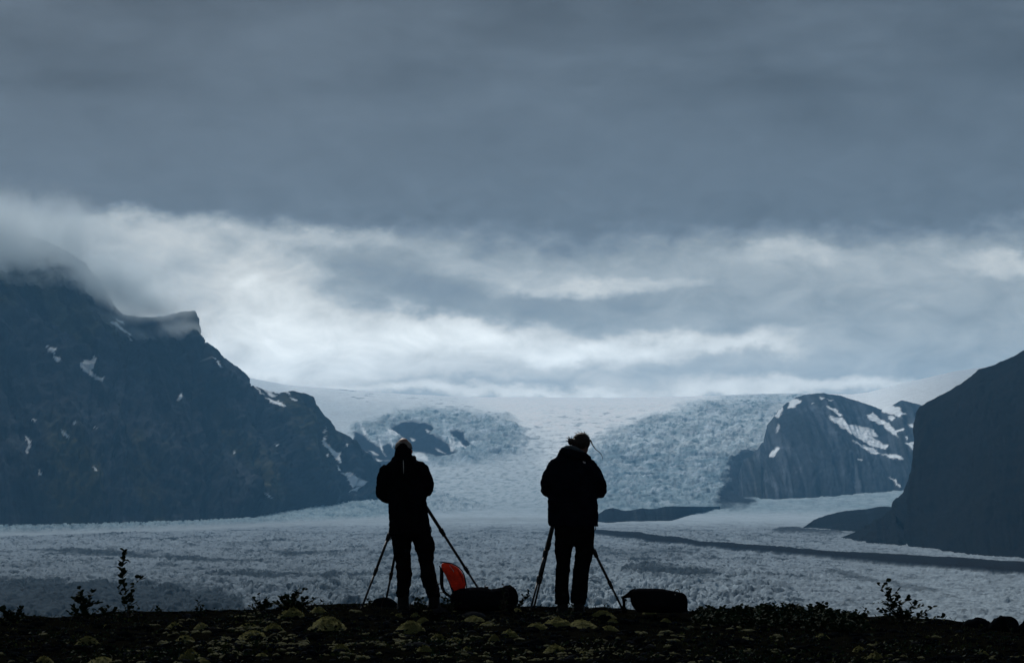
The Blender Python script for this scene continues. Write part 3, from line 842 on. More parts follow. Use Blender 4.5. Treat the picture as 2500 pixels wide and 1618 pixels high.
# materials
M_BLACK = mat_simple('black_cloth', (.0045, .0045, .0055), .95, 9, .3, .4, 50, .006, spec=.0)
M_NAVY = mat_simple('navy_shell_cloth', (.0042, .0048, .0085), .85, 9, .3, .4, 50, .006, spec=.0)
M_TROUSER = mat_simple('black_trouser_cloth', (.0040, .0042, .0045), .95, 12, .3, .4, 50, .006, spec=.0)
M_BOOT = mat_simple('boot_leather', (.005, .005, .005), .8, 20, .3, .3, 80, .003, spec=.1)
M_SKIN = mat_simple('skin', (.16, .085, .065), .6, 20, .1, .1, 200, .001, spec=.2)
M_REDSKIN = mat_simple('ear_skin', (.20, .045, .045), .6, 20, .1, .1, 200, .001, spec=.2)
M_CAP = mat_simple('tan_cap_cotton', (.15, .13, .115), .9, 30, .15, .3, 200, .002, spec=.1)
M_HAIR = mat_simple('dark_brown_hair', (.022, .015, .012), .7, 60, .4, .6, 160, .003, spec=.15)
M_COLLAR = mat_simple('grey_fleece_lining', (.045, .055, .062), .9, 40, .2, .4, 150, .003, spec=.0)
M_METAL = mat_simple('black_anodised_tube', (.008, .008, .009), .55, 20, .15, .1, 100, .001, spec=.3)
M_PLAST = mat_simple('black_plastic', (.006, .006, .006), .6, 20, .2, .2, 100, .001, spec=.2)
M_GLASS = mat_simple('lens_glass', (.02, .022, .03), .08, 5, .1, .0, 10, .0, spec=.8)
M_RED = mat_simple('red_nylon', (.80, .035, .010), .75, 14, .35, .5, 26, .012, spec=.15)
M_SILVER = mat_simple('grey_cord', (.35, .33, .30), .6, 40, .2, .2, 200, .001)
M_WHITE = mat_simple('white_print', (.55, .50, .50), .8, 30, .1, .1, 100, .001)
M_BARK = mat_simple('thin_bark', (.022, .016, .013), .9, 60, .3, .4, 200, .002, spec=.1)
M_LEAF = mat_simple('willow_leaf', (.009, .019, .008), .9, 12, .35, .2, 120, .001, spec=.03)
M_LEAFY = mat_simple('birch_leaf', (.030, .034, .008), .9, 12, .35, .2, 120, .001, spec=.03)
M_STONE = mat_simple('basalt_stone', (.004, .005, .006), 1, 9, .5, .8, 40, .02, spec=0)
M_STONE2 = mat_simple('lichen_stone', (.014, .015, .017), 1, 14, .6, .8, 40, .02, spec=0)

def mat_moss():
    m_ = mat_simple('woolly_moss', (.150, .146, .052), 1.0, 30, .9, 1.0, 130, .02, spec=.02)
    return m_
M_MOSS = mat_moss()
M_MOSS2 = mat_simple('dark_moss', (.034, .036, .014), 1.0, 18, .5, 1.0, 110, .015, spec=.02)

# ------------------------------------------------------------------ moss cushions
def moss_mesh(seed, mat, seg=84, rings=30):
    V = []; Fc = []
    th = np.linspace(0, 1, rings)
    A = np.arange(seg) * 2 * np.pi / seg
    TH, AA = np.meshgrid(th, A, indexing='ij')
    ol = 1 + .22 * fbm(np.cos(AA) * 1.3 + 5, np.sin(AA) * 1.3, 3, seed)
    r = TH * ol
    z = np.cos(np.clip(TH, 0, 1) * np.pi / 2) ** .9
    x = r * np.cos(AA); y = r * np.sin(AA)
    lump = 1 + .34 * ridged(x * 1.9, y * 1.9, 2, seed + 3) + .30 * fbm(x * 8, y * 8, 3, seed + 6, .75) + .22 * fbm(x * 24, y * 24, 2, seed + 16, .7)
    z = z * np.clip(lump, .4, 1.8) - .12
    x = x + .03 * perlin(x * 12, y * 12, seed + 8); y = y + .03 * perlin(x * 12 + 9, y * 12, seed + 9)
    V = np.stack([x, y, z], -1).reshape(-1, 3)
    for i in range(rings - 1):
        for k in range(seg):
            a = i * seg + k; b = i * seg + (k + 1) % seg
            Fc.append((a, a + seg, b + seg, b))
    me = bpy.data.meshes.new('moss_cushion'); me.from_pydata(V.tolist(), [], Fc); me.update()
    me.polygons.foreach_set('use_smooth', np.full(len(me.polygons), True)); me.materials.append(mat)
    return me
MOSSES = [moss_mesh(1000 + 37 * i, M_MOSS) for i in range(7)]

CUSH = [  # px, py, width, height in photo px, where it is
    (214, 1566, 66, 24, 'large pale rounded moss cushion in the dark ground below the tall leafy sapling'),
    (427, 1528, 40, 14, 'small moss cushion on the dark ground behind the paired cushions left of centre'),
    (493, 1527, 42, 15, 'flat yellow moss cushion right beside the small cushion behind it on the left slope'),
    (464, 1599, 62, 30, 'tall domed moss cushion close to the bottom edge on the left slope'),
    (453, 1562, 60, 20, 'ragged spreading moss cushion directly above the tall domed cushion at the bottom'),
    (607, 1528, 62, 18, 'long low moss cushion at the left end of the bright moss cluster'),
    (668, 1533, 54, 20, 'grey green domed moss cushion between the bright cluster and the long mound'),
    (618, 1552, 84, 26, 'broad bright moss mound in front of the long low cushion'),
    (657, 1579, 34, 14, 'little bright moss cushion just under the broad bright mound'),
    (639, 1596, 36, 10, 'thin flat moss patch lowest under the little bright cushion'),
    (714, 1496, 70, 26, 'dull domed moss cushion beside the dense low shrub on the crest'),
    (778, 1488, 42, 14, 'small yellow moss cushion on the crest left of the fallen boulder'),
    (800, 1522, 92, 30, 'widest bright moss mound to the left of the first tripod'),
    (832, 1583, 52, 22, 'half round moss cushion far below the widest left mound'),
    (250, 1610, 72, 16, 'dark green moss hump cut by the bottom edge below the large pale cushion'),
    (107, 1610, 50, 16, 'dim moss hump at the bottom left corner'),
    (257, 1528, 30, 10, 'tiny moss tuft right under the crest near the tall sapling'),
    (498, 1613, 36, 12, 'narrow moss cap at the bottom edge right of the tall domed cushion'),
    (973, 1503, 27, 12, 'small round moss cushion below the left boot of the person in the cap'),
    (1014, 1499, 25, 11, 'small round moss cushion between the boots of the person in the cap'),
    (1034, 1516, 38, 16, 'medium moss cushion in front of the right boot of the person in the cap'),
    (1003, 1532, 78, 28, 'large two-humped moss mound in front of the person in the cap'),
    (1157, 1508, 54, 14, 'bright moss crest in front of the lying black pack'),
    (1189, 1522, 46, 12, 'flat moss patch touching the right end of the moss in front of the pack'),
    (1243, 1545, 50, 20, 'clean domed moss cushion with small pale flecks midway between the two people'),
    (1207, 1560, 34, 20, 'small dome leaning on the left of the clean domed cushion between the people'),
    (1070, 1556, 48, 20, 'peaked moss cushion below the red pack lid'),
    (1114, 1563, 44, 14, 'flat moss cushion to the right of the peaked one below the pack'),
    (1036, 1580, 42, 18, 'bright rounded moss cushion low under the large two-humped mound'),
    (1141, 1582, 28, 13, 'small bright moss cushion lowest below the black pack'),
    (1311, 1526, 60, 16, 'left end of the wide bright moss carpet below the bowed person'),
    (1361, 1522, 86, 26, 'wide bright moss mound in the middle of the carpet below the bowed person'),
    (1421, 1524, 74, 18, 'right part of the wide moss carpet below the bowed person'),
    (1471, 1496, 66, 18, 'bright moss cushion on the crest beside the feet of the bowed person'),
    (1496, 1516, 30, 11, 'small moss cushion below the right tripod foot of the bowed person'),
    (1486, 1531, 50, 13, 'ragged moss cushion at the far right end of the wide carpet'),
    (1357, 1584, 68, 24, 'large moss cushion low in the frame below the wide carpet'),
    (1420, 1588, 36, 10, 'thin scattered moss patch right of the large low cushion'),
    (1586, 1491, 36, 14, 'moss cushion lying against the front of the right black bag'),
    (1636, 1490, 20, 8, 'small dull moss tuft under the right end of the black bag'),
    (1625, 1515, 30, 12, 'moss cushion in the dark ground below the right black bag'),
    (1229, 1513, 24, 8, 'tiny pale moss cap on the crest right of the lying pack'),
    (1261, 1489, 26, 9, 'pale moss cap on the crest left of the tripod of the bowed person'),
    (2098, 1583, 40, 18, 'grey green moss cushion in the dark ground below the right hand shrub'),
    (2137, 1601, 48, 22, 'bright domed moss cushion at the bottom right, nearest the bottom edge'),
    (2398, 1590, 32, 12, 'small ragged moss tuft below the boulders at the right edge'),
    (2007, 1553, 42, 14, 'dim moss streak on stones below the willow scrub'),
    (2108, 1511, 24, 9, 'small pale moss cap on the crest beside the right hand shrub'),
]
for i, (px, py, w, h, lab) in enumerate(CUSH):
    p = on_ground(px, py + h * .35)
    k = p[1] / F
    o = bpy.data.objects.new('moss_cushion', MOSSES[i % 7]); COL.objects.link(o)
    o.location = (p[0], p[1], p[2] - .004)
    sx = w * k / 2 * 1.05
    o.scale = (sx, sx * (1.0 + .5 * ((i * 7) % 5) / 5), h * k * .80)
    o.rotation_euler = (0, 0, (i * 1.7) % .5 - .25)
    tag(o, lab, 'moss', 'moss cushions on the dark moraine ground')

# loose small moss tufts and stones: nobody could count them
def scatter_moss():
    b = MB()
    for i in range(1100):
        py = 1492 + 126 * random.random() ** .8; px = random.uniform(-60, 2560)
        dens = fbm(np.array([px / 240.]), np.array([py / 60.]), 3, 77)[0]
        dark = .25 if (px < 330 or px > 1720) else .9
        if random.random() > dark * (.5 + dens * 1.6): continue
        D = 1.13 * F / (py - 1220) ; x = (px - CX) / F * D
        if D > 25.4: D = 25.3
        z = gz(x, D)
        for _ in range(random.randint(1, 4)):
            r = random.uniform(.012, .05)
            b.ball((x + random.gauss(0, .05), D + random.gauss(0, .08), z), (r, r * 1.3, r * random.uniform(.3, .55)), 8, 6)
    o = b.obj('moss_tufts', M_MOSS2)
    me = o.data; n = len(me.vertices); co = np.zeros(n * 3, np.float32); me.vertices.foreach_get('co', co); co = co.reshape(-1, 3)
    co[:, 2] += .012 * perlin(co[:, 0] * 45, co[:, 1] * 45, 5); co[:, 0] += .010 * perlin(co[:, 0] * 30, co[:, 1] * 30, 6)
    me.vertices.foreach_set('co', co.reshape(-1)); me.update()
    tag(o, 'small dull moss tufts scattered between the stones', kind='stuff')
scatter_moss()

def rock_verts(seed, seg=10, rings=7, rough=.25):
    b = MB(); b.ball((0, 0, 0), 1, seg, rings)
    V = np.array(b.v)
    d = fbm(V[:, 0] * 1.1 + V[:, 2] * .7, V[:, 1] * 1.1 - V[:, 2] * .8, 3, seed)
    V = V * (1 + rough * 1.6 * d)[:, None]
    return V, b.f
def scatter_stones():
    vs = [rock_verts(50 + i, 7, 5, .4) for i in range(8)]
    for nm, mt, cnt, smin, smax in (('gravel', M_STONE, 2600, .012, .055), ('pale_gravel', M_STONE2, 420, .010, .040)):
        b = MB()
        for i in range(cnt):
            py = 1478 + 142 * random.random(); px = random.uniform(-80, 2580)
            D = min(25.5, 1.13 * F / (py - 1220)) + random.uniform(-.3, .1); x = (px - CX) / F * D
            z = gz(x, D)
            s_ = smin * (smax / smin) ** random.random()
            V, f = vs[i % 8]
            a = random.random() * 6.28; ca, sa = math.cos(a), math.sin(a)
            k = (random.uniform(.7, 1.5), random.uniform(.7, 1.4), random.uniform(.4, .8))
            W = V * np.array(k) * s_
            W = np.stack([W[:, 0] * ca - W[:, 1] * sa + x, W[:, 0] * sa + W[:, 1] * ca + D, W[:, 2] + z + s_ * .1], 1)
            b.add(W, f)
        o = b.obj(nm, mt, None, False)
        tag(o, 'loose stones lying in the dark soil', kind='stuff')
scatter_stones()

def boulder(px, py, w, h, D, lab, seed, mt=M_STONE, flat=.9):
    """px,py: centre of the base; w,h in photo px"""
    V, f = rock_verts(seed, 22, 14, .22)
    V = V.copy(); k = D / F
    V += .035 * fbm(V[:, 0] * 5 + V[:, 2] * 3, V[:, 1] * 5 + V[:, 2] * 4, 3, seed + 4)[:, None] * V
    V[:, 2] = np.sign(V[:, 2]) * np.abs(V[:, 2]) ** flat
    c = P(px, py, D)
    V = V * np.array([w / 2 * k, w / 2 * k * .9, h * k]) 
    o = mesh_obj('boulder', V, f, mt)
    o.location = (c[0], c[1], gz(c[0], c[1]) - .01)
    tag(o, lab, 'boulder', 'boulders on the moraine crest')
boulder(938, 1474, 62, 24, 25.3, 'dark boulder at the foot of the middle tripod leg of the person in the cap', 301)
boulder(2388, 1522, 74, 26, 24.9, 'rounded boulder on the crest, left of the biggest boulder at the right edge', 303)
boulder(2452, 1540, 84, 40, 24.6, 'biggest rounded boulder on the crest at the right edge', 304)
boulder(2512, 1556, 50, 36, 24.2, 'boulder cut off by the right edge of the picture', 305)
boulder(1386 - 20, 1488, 40, 10, 24.9, 'flat dark stone just left of the boots of the bowed person', 306)
boulder(1158, 1492, 60, 14, 23.6, 'flat grey stone in front of the lying black pack', 307, M_STONE2)
boulder(1078, 1492, 44, 14, 23.9, 'low grey stone in front of the right boot of the person in the cap', 308, M_STONE2)
boulder(1305, 1484, 36, 9, 25.2, 'small dark stone under the left tripod feet of the bowed person', 309)
boulder(1990, 1485, 36, 14, 24.6, 'dark rounded stone half hidden in the willow scrub', 310) if False else None
boulder(1776, 1494, 36, 14, 25.0, 'dark rounded stone standing up at the left end of the willow scrub', 311)
boulder(457, 1504, 26, 12, 24.3, 'pale slab of stone on the crest right of the tall sapling', 312, M_STONE2)
boulder(1138, 1538, 44, 20, 20.6, 'dark cracked stone between the moss cushions below the lying pack', 313)
boulder(1015, 1592, 70, 16, 17.9, 'grey stone low in the frame between moss cushions, left of centre', 314, M_STONE2)
boulder(2330, 1578, 60, 18, 18.6, 'dark stone in the shadowed ground at the lower right', 315)
boulder(1590, 1566, 36, 12, 19.2, 'small pale stone low on the right below the black bag', 316, M_STONE2)
boulder(1470, 1492, 44, 9, 25.3, 'low stone on the crest behind the moss next to the bowed person', 317)

# ------------------------------------------------------------------ plants
def leaf_mesh(mat, name='leaf', L_=1.0, W=.42):
    # pointed oval, folded along the midrib, 8 triangles
    pts = [(0, 0, 0), (.25, W * .8, .05), (.55, W, .07), (.82, W * .55, .04), (1, 0, -.04), (.82, -W * .55, .04), (.55, -W, .07), (.25, -W * .8, .05), (.3, 0, -.03), (.65, 0, -.04)]
    V = [(x * L_, y * L_, z * L_) for x, y, z in pts]
    Fc = [(0, 8, 1), (8, 9, 2, 1), (9, 3, 2), (9, 4, 3), (0, 7, 8), (8, 7, 6, 9), (9, 6, 5), (9, 5, 4)]
    me = bpy.data.meshes.new(name); me.from_pydata(V, [], Fc); me.update(); me.materials.append(mat)
    return me
LEAF = leaf_mesh(M_LEAF); LEAFY = leaf_mesh(M_LEAFY, 'leaf')
LV = np.array([v.co[:] for v in LEAF.vertices]); LF = [tuple(p.vertices) for p in LEAF.polygons]

def leaf_mat(p, direction, roll, size):
    d = Vector(direction).normalized()
    q = d.to_track_quat('X', 'Z').to_matrix().to_4x4()
    return Matrix.Translation(Vector(p)) @ q @ Matrix.Rotation(roll, 4, 'X') @ Matrix.Diagonal((size, size, size, 1))

def curve_pts(a, b, bend, n=7, wob=.02):
    a, b = Vector(a), Vector(b); L_ = (b - a).length
    out = []
    sd = Vector((random.gauss(0, 1), random.gauss(0, 1), random.gauss(0, .4))) * wob * L_
    for i in range(n):
        t = i / (n - 1)
        out.append(a.lerp(b, t) + (Vector(bend) * math.sin(math.pi * t)) + sd * math.sin(2 * math.pi * t))
    return out

def plant(name, base, branches, lab, cat, leaf_px=12, separate=False, group=None, mat=M_LEAF, fill=1.0, stem_r=.004):
    """branches: list of (from_branch or -1, t, tip px, tip py, depth offset, leaves, leaf size px). Coordinates in photo pixels at the base's distance."""
    D = base[1]; k = D / F
    root = empty(name, base, lab, cat, group)
    sb = MB(); paths = []; leaves = []
    for (fr, t, tx, ty, off, nl, ls) in branches:
        a = Vector(base) if fr < 0 else paths[fr][min(len(paths[fr]) - 1, int(t * (len(paths[fr]) - 1) + .5))]
        b_ = Vector(P(tx, ty, D + off))
        pts = curve_pts(a, b_, ((b_ - a).z * .04 * random.choice((-1, 1)), 0, -.03 * abs((b_ - a).x)), 8, .03)
        paths.append(pts)
        r0 = stem_r * (1 if fr < 0 else .6)
        sb.tube(pts, [r0 * (1 - .7 * i / 7) for i in range(8)], 5)
        for j in range(int(nl * fill)):
            u = .12 + .88 * (j + random.random() * .8) / max(1, nl * fill)
            u = min(u, 1) * 7; i0 = min(6, int(u)); p = pts[i0].lerp(pts[i0 + 1], u - i0)
            ax = (pts[i0 + 1] - pts[i0]).normalized()
            ang = j * 2.4 + random.gauss(0, .5)
            side = Vector((math.cos(ang), math.sin(ang) * .8, .15)).normalized()
            d = (side * random.uniform(.6, 1.1) + ax * random.uniform(.2, .9))
            leaves.append(leaf_mat(p, d, random.uniform(-.9, .9), ls * k * random.uniform(.7, 1.25)))
    child(sb.obj('stem', M_BARK), root)
    if separate:
        me = LEAF if mat is M_LEAF else LEAFY
        for M_ in leaves:
            o = bpy.data.objects.new('leaf', me); COL.objects.link(o)
            o.parent = root; o.matrix_parent_inverse = Matrix.Translation(-Vector(root.location)); o.matrix_world = M_
            o.matrix_basis = M_
    else:
        V = []; Fc = []
        for M_ in leaves:
            m3 = np.array(M_); W = LV @ m3[:3, :3].T + m3[:3, 3]
            bb = len(V); V += W.tolist(); Fc += [tuple(i + bb for i in f) for f in LF]
        o = mesh_obj('foliage', V, Fc, mat, None, False); child(o, root); o['kind'] = 'stuff'
    return root

def gpt(px, D):
    x = (px - CX) / F * D
    return (x, D, gz(x, D) - .01)

# tall sapling on the left
plant('sapling', gpt(317, 24.6), [
    (-1, 0, 307, 1342, 0, 34, 16), (0, .45, 348, 1412, .02, 4, 14), (1, .8, 340, 1408, 0, 3, 13), (0, .22, 290, 1438, -.02, 4, 16), (3, .7, 292, 1430, 0, 3, 14), (0, .35, 330, 1434, 0, 4, 13), (-1, 0, 322, 1455, .03, 9, 13), (-1, 0, 304, 1470, .0, 6, 13), (-1, 0, 340, 1478, .0, 5, 12), (0, .62, 300, 1398, .0, 4, 13), (0, .8, 318, 1372, 0, 3, 12)],
    'tall thin leafy sapling standing alone on the crest at the left', 'sapling', separate=True)
plant('willow_shrub', gpt(210, 24.5), [
    (-1, 0, 195, 1436, 0, 16, 14), (-1, 0, 228, 1440, .1, 14, 14), (-1, 0, 178, 1478, -.05, 12, 13), (-1, 0, 205, 1460, .0, 10, 13), (0, .5, 182, 1462, 0, 8, 13), (1, .5, 246, 1470, 0, 8, 12), (-1, 0, 244, 1484, .0, 8, 12), (-1, 0, 168, 1492, .0, 7, 12)],
    'low bushy willow shrub just left of the tall sapling', 'shrub', separate=True, fill=1.5)
plant('willow_shrub', gpt(270, 24.7), [(-1, 0, 262, 1480, 0, 8, 12), (-1, 0, 285, 1485, 0, 8, 12), (-1, 0, 250, 1486, 0, 6, 12)],
    'low leafy clump between the bushy shrub and the tall sapling', 'shrub', fill=1.4)
plant('willow_shrub', gpt(40, 24.2), [(-1, 0, 52, 1482, 0, 14, 13), (-1, 0, 28, 1490, 0, 10, 13), (-1, 0, -6, 1478, 0, 12, 14), (-1, 0, 14, 1498, 0, 10, 12), (-1, 0, 60, 1498, .05, 8, 12)],
    'low dark shrub at the left edge of the picture', 'shrub', fill=1.6)
plant('seedling', gpt(388, 24.9), [(-1, 0, 384, 1478, 0, 7, 9), (-1, 0, 396, 1486, 0, 5, 8)], 'tiny seedling on the crest right of the tall sapling', 'plant', fill=1.3)
plant('seedling', gpt(487, 24.9), [(-1, 0, 484, 1466, 0, 8, 9), (-1, 0, 496, 1476, 0, 6, 9), (-1, 0, 476, 1484, 0, 5, 8)], 'upright seedling on the crest midway between sapling and dense shrub', 'plant', fill=1.3)
plant('willow_shrub', gpt(640, 25.0), [(-1, 0, 618, 1460, 0, 8, 12), (-1, 0, 604, 1449, 0, 1, 8), (-1, 0, 632, 1448, 0, 2, 9), (-1, 0, 650, 1462, 0, 10, 12), (-1, 0, 612, 1478, 0, 7, 11), (-1, 0, 662, 1474, 0, 8, 12)],
    'low shrub with two bare twigs left of the dense shrub', 'shrub', fill=1.5)
plant('willow_shrub', gpt(712, 25.0), [
    (-1, 0, 732, 1432, 0, 14, 11), (0, .6, 748, 1436, 0, 6, 10), (0, .6, 722, 1444, 0, 6, 10), (-1, 0, 700, 1452, 0, 14, 12), (-1, 0, 684, 1458, 0, 12, 12), (-1, 0, 720, 1458, .1, 14, 12), (-1, 0, 745, 1460, 0, 12, 12), (-1, 0, 772, 1458, 0, 10, 11), (-1, 0, 790, 1466, 0, 8, 10), (-1, 0, 672, 1470, 0, 10, 12), (-1, 0, 705, 1470, -.1, 14, 12), (-1, 0, 755, 1472, -.1, 12, 12)],
    'dense low shrub with a raised leafy tip on the crest left of the tripods', 'shrub', fill=1.7)
plant('seedling', gpt(902, 25.0), [(-1, 0, 898, 1460, 0, 6, 8), (-1, 0, 906, 1466, 0, 5, 8)], 'tiny seedling between the left tripod foot and the dark boulder', 'plant')
plant('dry_twig', gpt(933, 25.0), [(-1, 0, 936, 1448, 0, 1, 7), (0, .6, 930, 1444, 0, 1, 6)], 'bare twig rising from the dark boulder by the tripod', 'twig')
plant('willow_shrub', gpt(1026, 24.2), [(-1, 0, 1010, 1458, 0, 7, 9), (-1, 0, 1028, 1460, 0, 10, 10), (-1, 0, 1040, 1470, 0, 7, 9), (-1, 0, 1018, 1470, 0, 7, 9), (-1, 0, 1004, 1452, 0, 3, 8)],
    'small leafy plant between the boots of the person in the cap', 'plant', fill=1.5)
plant('willow_shrub', gpt(1092, 23.9), [(-1, 0, 1082, 1455, 0, 7, 9), (-1, 0, 1094, 1462, 0, 7, 9), (-1, 0, 1108, 1468, -.05, 8, 10), (-1, 0, 1078, 1472, 0, 6, 9), (-1, 0, 1118, 1474, -.1, 8, 10)],
    'small green plant at the near left corner of the lying pack', 'plant', fill=1.5)
plant('willow_shrub', gpt(1262, 24.8), [(-1, 0, 1292, 1443, 0, 14, 9), (-1, 0, 1280, 1452, 0, 8, 9), (-1, 0, 1272, 1464, 0, 6, 9), (0, .6, 1284, 1456, 0, 5, 9)],
    'leafy twig leaning out to the right of the lying pack', 'plant', fill=1.3)
plant('willow_shrub', gpt(1228, 23.95), [(-1, 0, 1230, 1424, 0, 10, 9), (-1, 0, 1222, 1432, 0, 8, 9), (-1, 0, 1238, 1430, 0, 7, 9)],
    'leafy sprig standing in front of the rounded end of the lying pack', 'plant', fill=1.3)
plant('seedling', gpt(1393, 24.2), [(-1, 0, 1389, 1466, 0, 6, 8), (-1, 0, 1397, 1472, 0, 5, 8)], 'tiny plant between the legs of the bowed person', 'plant')
plant('seedling', gpt(1478, 25.1), [(-1, 0, 1476, 1473, 0, 6, 8), (-1, 0, 1483, 1478, 0, 4, 7)], 'tiny seedling on the crest between the bowed person and the right tripod foot', 'plant')
plant('willow_shrub', gpt(2195, 24.7), [
    (-1, 0, 2142, 1420, 0, 18, 13), (0, .5, 2128, 1474, 0, 4, 13), (-1, 0, 2163, 1418, .05, 20, 13), (-1, 0, 2190, 1442, 0, 20, 13), (3, .6, 2222, 1458, 0, 8, 12), (-1, 0, 2242, 1464, 0, 16, 13), (-1, 0, 2284, 1478, 0, 16, 13), (5, .6, 2262, 1472, 0, 8, 12), (-1, 0, 2312, 1504, 0, 14, 13), (-1, 0, 2160, 1466, 0, 14, 13), (-1, 0, 2230, 1492, -.1, 14, 13), (-1, 0, 2190, 1478, .05, 14, 13), (-1, 0, 2150, 1490, 0, 10, 12), (-1, 0, 2264, 1498, 0, 12, 12),
    (0, .3, 2140, 1484, 0, 5, 12)],
    'tallest spreading shrub with upright leafy branches on the crest at the right', 'shrub', separate=True, fill=1.1)
plant('willow_shrub', gpt(2105, 24.8), [(-1, 0, 2112, 1482, 0, 7, 10), (-1, 0, 2088, 1490, 0, 6, 10), (-1, 0, 2120, 1490, 0, 5, 9)], 'small leafy plant between the willow scrub and the tallest right shrub', 'plant', fill=1.5)
plant('seedling', gpt(2362, 24.9), [(-1, 0, 2358, 1517, 0, 4, 8), (-1, 0, 2370, 1518, 0, 3, 8)], 'tiny grassy seedling left of the boulders at the right edge', 'plant')
plant('seedling', gpt(2462, 24.2), [(-1, 0, 2458, 1516, 0, 3, 8), (-1, 0, 2466, 1517, 0, 3, 8)], 'tiny seedling growing behind the biggest boulder', 'plant')

def scrub():
    """the continuous low willow scrub right of the black bag"""
    V = []; Fc = []; sb = MB()
    top = lambda px: np.interp(px, [1690, 1700, 1735, 1752, 1790, 1820, 1870, 1905, 1920, 1950, 1990, 2010, 2040, 2070, 2110], [1492, 1474, 1468, 1484, 1484, 1478, 1462, 1476, 1468, 1470, 1464, 1466, 1474, 1490, 1500])
    for i in range(430):
        px = random.uniform(1696, 2100)
        D = random.uniform(22.4, 25.3)
        frac = (25.3 - D) / 3.
        b0 = gpt(px, D)
        ty = top(px) + random.random() ** 1.5 * 24 + frac * 30
        tip = P(px + random.gauss(0, 10), min(ty, CY + F * 10), D)
        if tip[2] < b0[2] + .03: tip[2] = b0[2] + random.uniform(.04, .1)
        pts = curve_pts(b0, tip, (0, 0, 0), 4, .06)
        sb.tube(pts, [.003, .0025, .002, .001], 4)
        nl = random.randint(9, 15)
        for j in range(nl):
            u = (.25 + .75 * j / nl) * 3; i0 = min(2, int(u)); p = pts[i0].lerp(pts[i0 + 1], u - i0)
            ang = j * 2.4 + random.gauss(0, .5)
            d = Vector((math.cos(ang), math.sin(ang), random.uniform(.1, 1.0)))
            m3 = np.array(leaf_mat(p, d, random.uniform(-1, 1), random.uniform(.028, .055)))
            W = LV @ m3[:3, :3].T + m3[:3, 3]
            bb = len(V); V += W.tolist(); Fc += [tuple(q + bb for q in f) for f in LF]
    o = mesh_obj('willow_scrub', V, Fc, M_LEAF, None, False)
    tag(o, 'dense low willow scrub on the crest right of the black bag', kind='stuff')
    o = sb.obj('scrub_stems', M_BARK); tag(o, 'thin stems inside the low willow scrub', kind='stuff')
scrub()

def herbs():
    """low leaves and grass blades all over the dark ground"""
    for nm, mt, cnt, lo, hi, seed in (('ground_herbs', M_LEAF, 3400, .014, .036, 1), ('yellowing_herbs', M_LEAFY, 900, .014, .035, 2)):
        V = []; Fc = []
        n = 0; tries = 0
        while n < cnt and tries < cnt * 6:
            tries += 1
            py = 1484 + 138 * random.random(); px = random.uniform(-100, 2600)
            f = fbm(np.array([px / 170.]), np.array([py / 45.]), 3, 300 + seed)[0]
            if f < .05 + random.gauss(0, .08) + (.22 if 850 < px < 1650 and py < 1575 else 0): continue
            D = min(25.4, 1.13 * F / (py - 1220)); x = (px - CX) / F * D; z = gz(x, D)
            a = random.random() * 6.28
            d = Vector((math.cos(a), math.sin(a), random.uniform(.2, 1.4)))
            m3 = np.array(leaf_mat((x, D, z + random.uniform(0, .06)), d, random.uniform(-1, 1), random.uniform(lo, hi)))
            W = LV @ m3[:3, :3].T + m3[:3, 3]
            bb = len(V); V += W.tolist(); Fc += [tuple(q + bb for q in ff) for ff in LF]; n += 1
        o = mesh_obj(nm, V, Fc, mt, None, False)
        tag(o, 'low leafy herbs between the stones', kind='stuff')
    V = []; Fc = []
    for i in range(5200):
        px = random.uniform(-80, 2580); py = 1478 + 140 * random.random() ** 1.6
        D = min(25.7, 1.13 * F / (py - 1220)) + random.gauss(0, .1); x = (px - CX) / F * D
        z = gz(x, D); h = random.uniform(.015, .05); w = .0022
        lx = random.gauss(0, .5) * h; ly = random.gauss(0, .5) * h
        bb = len(V)
        V += [(x - w, D, z - .005), (x + w, D, z - .005), (x + lx * .5, D + ly * .5, z + h * .7), (x + lx, D + ly, z + h)]
        Fc += [(bb, bb + 1, bb + 2), (bb + 2, bb + 1, bb + 3)]
    o = mesh_obj('grass', V, Fc, M_MOSS2, None, False); tag(o, 'short dry grass on the crest', kind='stuff')
herbs()

